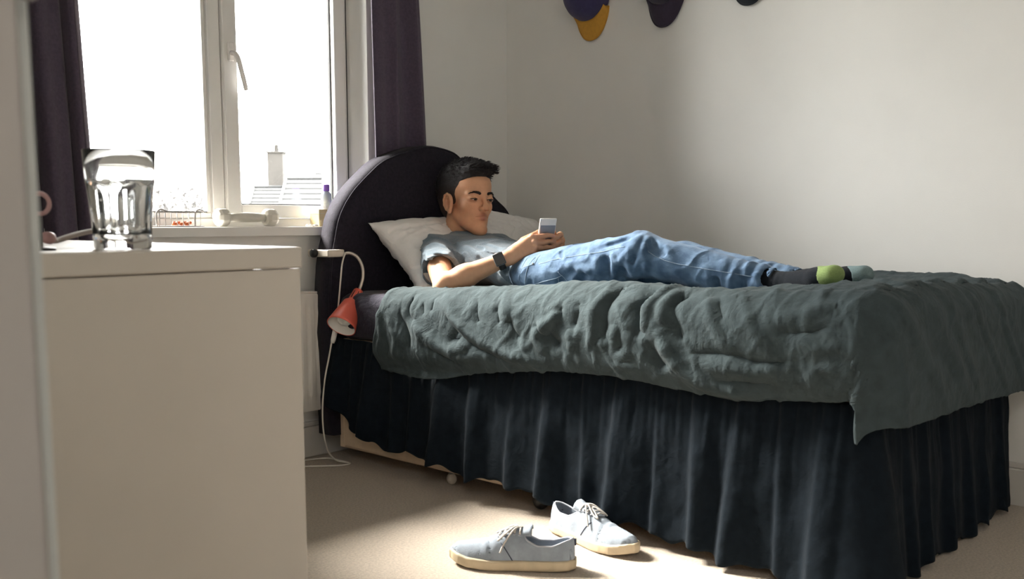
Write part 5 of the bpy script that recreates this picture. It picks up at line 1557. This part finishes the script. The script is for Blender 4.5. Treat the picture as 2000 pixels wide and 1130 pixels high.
SEAMS = {
  'outer_seam': [[2.2729, 1.953, 0.6703], [2.2752, 1.899, 0.6824], [2.2758, 1.8219, 0.6964], [2.2753, 1.7466, 0.707], [2.2757, 1.6747, 0.72], [2.2723, 1.6335, 0.7266]],
  'outer_seam2': [[2.2875, 1.5753, 0.7203], [2.2915, 1.5472, 0.7025], [2.3001, 1.5028, 0.6867], [2.3154, 1.4314, 0.6745], [2.3336, 1.3484, 0.663], [2.3486, 1.2813, 0.6541]],
  'waistband_edge': [[2.2609, 2.0143, 0.5989], [2.2538, 2.0101, 0.6383], [2.2731, 2.0148, 0.6685], [2.2992, 2.0108, 0.6913]],
  'waistband_edge2': [[2.2587, 1.9916, 0.6001], [2.2556, 1.9889, 0.639], [2.2703, 1.9875, 0.6663], [2.2892, 1.9793, 0.6876]],
  'pocket_top': [[2.2603, 1.9683, 0.6057], [2.2667, 1.9313, 0.6177], [2.2678, 1.8924, 0.6268], [2.2687, 1.8579, 0.6342]],
  'pocket_side': [[2.2603, 1.9683, 0.6057], [2.2665, 1.9696, 0.5914]],
  'pocket_side2': [[2.266, 1.8714, 0.6503], [2.271, 1.8559, 0.6281], [2.2813, 1.8428, 0.6116]],
  'pocket_inner': [[2.2695, 1.8741, 0.6275], [2.282, 1.8764, 0.601]],
  'belt_loop': [[2.2624, 2.0199, 0.6547], [2.266, 1.992, 0.6601], [2.2725, 1.973, 0.6682]],
  'front_pocket': [[2.2744, 1.9685, 0.6714], [2.2961, 1.9669, 0.6955]],
}

for nm, pts in SEAMS.items():
    pp = proj_to(jeans_sdf, catmull([tuple(p) for p in pts], 6))
    nr = np.stack([jeans_sdf(pp+e)-jeans_sdf(pp) for e in np.eye(3)*.002], 1); nr /= np.linalg.norm(nr, axis=1)[:, None]+1e-9
    o = tube('seam' if 'seam' in nm else ('pocket_stitch' if 'pocket' in nm else 'waistband_stitch'), pp+nr*.0003, .0009, 'denim_thread', jeans, 5)
Vn, Fn = lathe_geo([(0, .0022), (.003, .0018), (.0042, 0)], 12)
rp_ = proj_to(jeans_sdf, np.array([SEAMS['belt_loop'][-1]]))[0]
mesh_obj('rivet', [tuple(rp_+A3(x*.7+z*-.6, -x*.7-z*.6, y+z*.5)) for x, y, z in Vn], Fn, 'phone_silver', jeans)
# ------------------------------------------------------------------ socks with coloured toes
def foot_sdf(P, an, heel, ball, toe, w):
    d = C3(P, an+(an-ball)*.45, an, .0398, .0350)
    d = smin(d, np.linalg.norm(P-heel, axis=1)-.0290, .02)
    d = smin(d, C3(P, an, ball, .0310, .0260), .02)
    lat = A3(1, .12, 0)
    for k in (-1, 0, 1):
        off = lat*k*.020
        d = smin(d, C3(P, heel+(ball-heel)*.4+off*.5, ball+off, .0235, .0220), .018)
        d = smin(d, C3(P, ball+off, toe+off*.85+A3(0, .008*abs(k), 0), .0225, .0205), .014)
    return d+.0007*np.sin(P[:, 1]*420)*sstep(.05, .0, np.abs(P[:, 1]-an[1]+.02))
feet = [('sock_green', AN_R, A3(2.398, 1.215, .622), A3(2.372, 1.112, .654), A3(2.362, 1.062, .667)),
        ('sock_blue', AN_L, A3(2.478, 1.180, .622), A3(2.492, 1.092, .652), A3(2.500, 1.045, .662))]
for tm, an, heel, ball, toe in feet:
    fn = lambda P: foot_sdf(P, an, heel, ball, toe, 1)
    tdir = (toe-ball)/np.linalg.norm(toe-ball); tc = ball+tdir*(.014 if tm == 'sock_green' else .022)
    lo_ = np.minimum(np.minimum(an+(an-ball)*.45, toe), heel)-.065; hi_ = np.maximum(np.maximum(an+(an-ball)*.45, toe), heel)+.065
    sk = sdf_obj('sock', fn, lo_, hi_, .003, 'sock_black', boy, 2); rel(sk, boy)
    sdf_obj('toe_cap', lambda P: smax(fn(P)-.0012, -((P-tc)@tdir)+.012*np.sin((P[:, 0])*60), .0015), lo_, hi_, .003, tm, sk, 1)

# ------------------------------------------------------------------ watch
wax = WR_R-EL_R; wax /= np.linalg.norm(wax)
wc = EL_R+(WR_R-EL_R)*.90
wout = A3(-.62, -.70, .28); wout -= wax*(wout@wax); wout /= np.linalg.norm(wout); wside = np.cross(wax, wout)
ring = [tuple(wc+(wout*math.cos(a)+wside*math.sin(a))*.0268) for a in np.linspace(0, 2*PI, 41)[:-1]]
def band_geo():
    V = []; F = []; n = 48
    for i in range(n):
        a = 2*PI*i/n; dr = wout*math.cos(a)+wside*math.sin(a)
        for (r_, l_) in ((.0262, -.0105), (.0282, -.0105), (.0282, .0105), (.0262, .0105)): V.append(tuple(wc+dr*r_+wax*l_))
    for i in range(n):
        j = (i+1) % n
        for k in range(4): F.append((i*4+k, j*4+k, j*4+(k+1) % 4, i*4+(k+1) % 4))
    return V, F
Vw, Fw = band_geo(); wt_ = mesh_obj('wrist_watch', Vw, Fw, 'watch_band', boy); rel(wt_, boy)
def obox(name, c, a, b, n, hw_, hh, ht, m, par, bev):
    bm = bmesh.new(); add_box(bm, (-hw_, -hh, -ht), (hw_, hh, ht))
    for v in bm.verts: v.co = Vector(tuple(np.asarray(c)+a*v.co.x+b*v.co.y+n*v.co.z))
    o = bm_obj(name, bm, m, par, bevel=bev, segs=4); return o
obox('watch_case', wc+wout*.0300, wax, wside, wout, .0170, .0195, .0052, 'phone_silver', wt_, .005)
obox('watch_face', wc+wout*.0350, wax, wside, wout, .0160, .0185, .0016, 'watch_black', wt_, .0012)

# ------------------------------------------------------------------ phone
phn = empty('smartphone', tuple(PH_C)); tag(phn, 'white and silver smartphone held up in the hands of the boy', 'phone')
rel(obox('case', PH_C, ph_w, ph_u, -ph_n, .0293, .0619, .0036, 'phone_white', phn, .0034), phn)
rel(obox('back_plate', PH(0, -.004, .0038), ph_w, ph_u, -ph_n, .0262, .0440, .0003, 'phone_silver', phn, .0002), phn)
rel(obox('screen', PH(0, 0, -.0038), ph_w, ph_u, -ph_n, .0258, .0452, .0003, 'phone_screen', phn, .0002), phn)
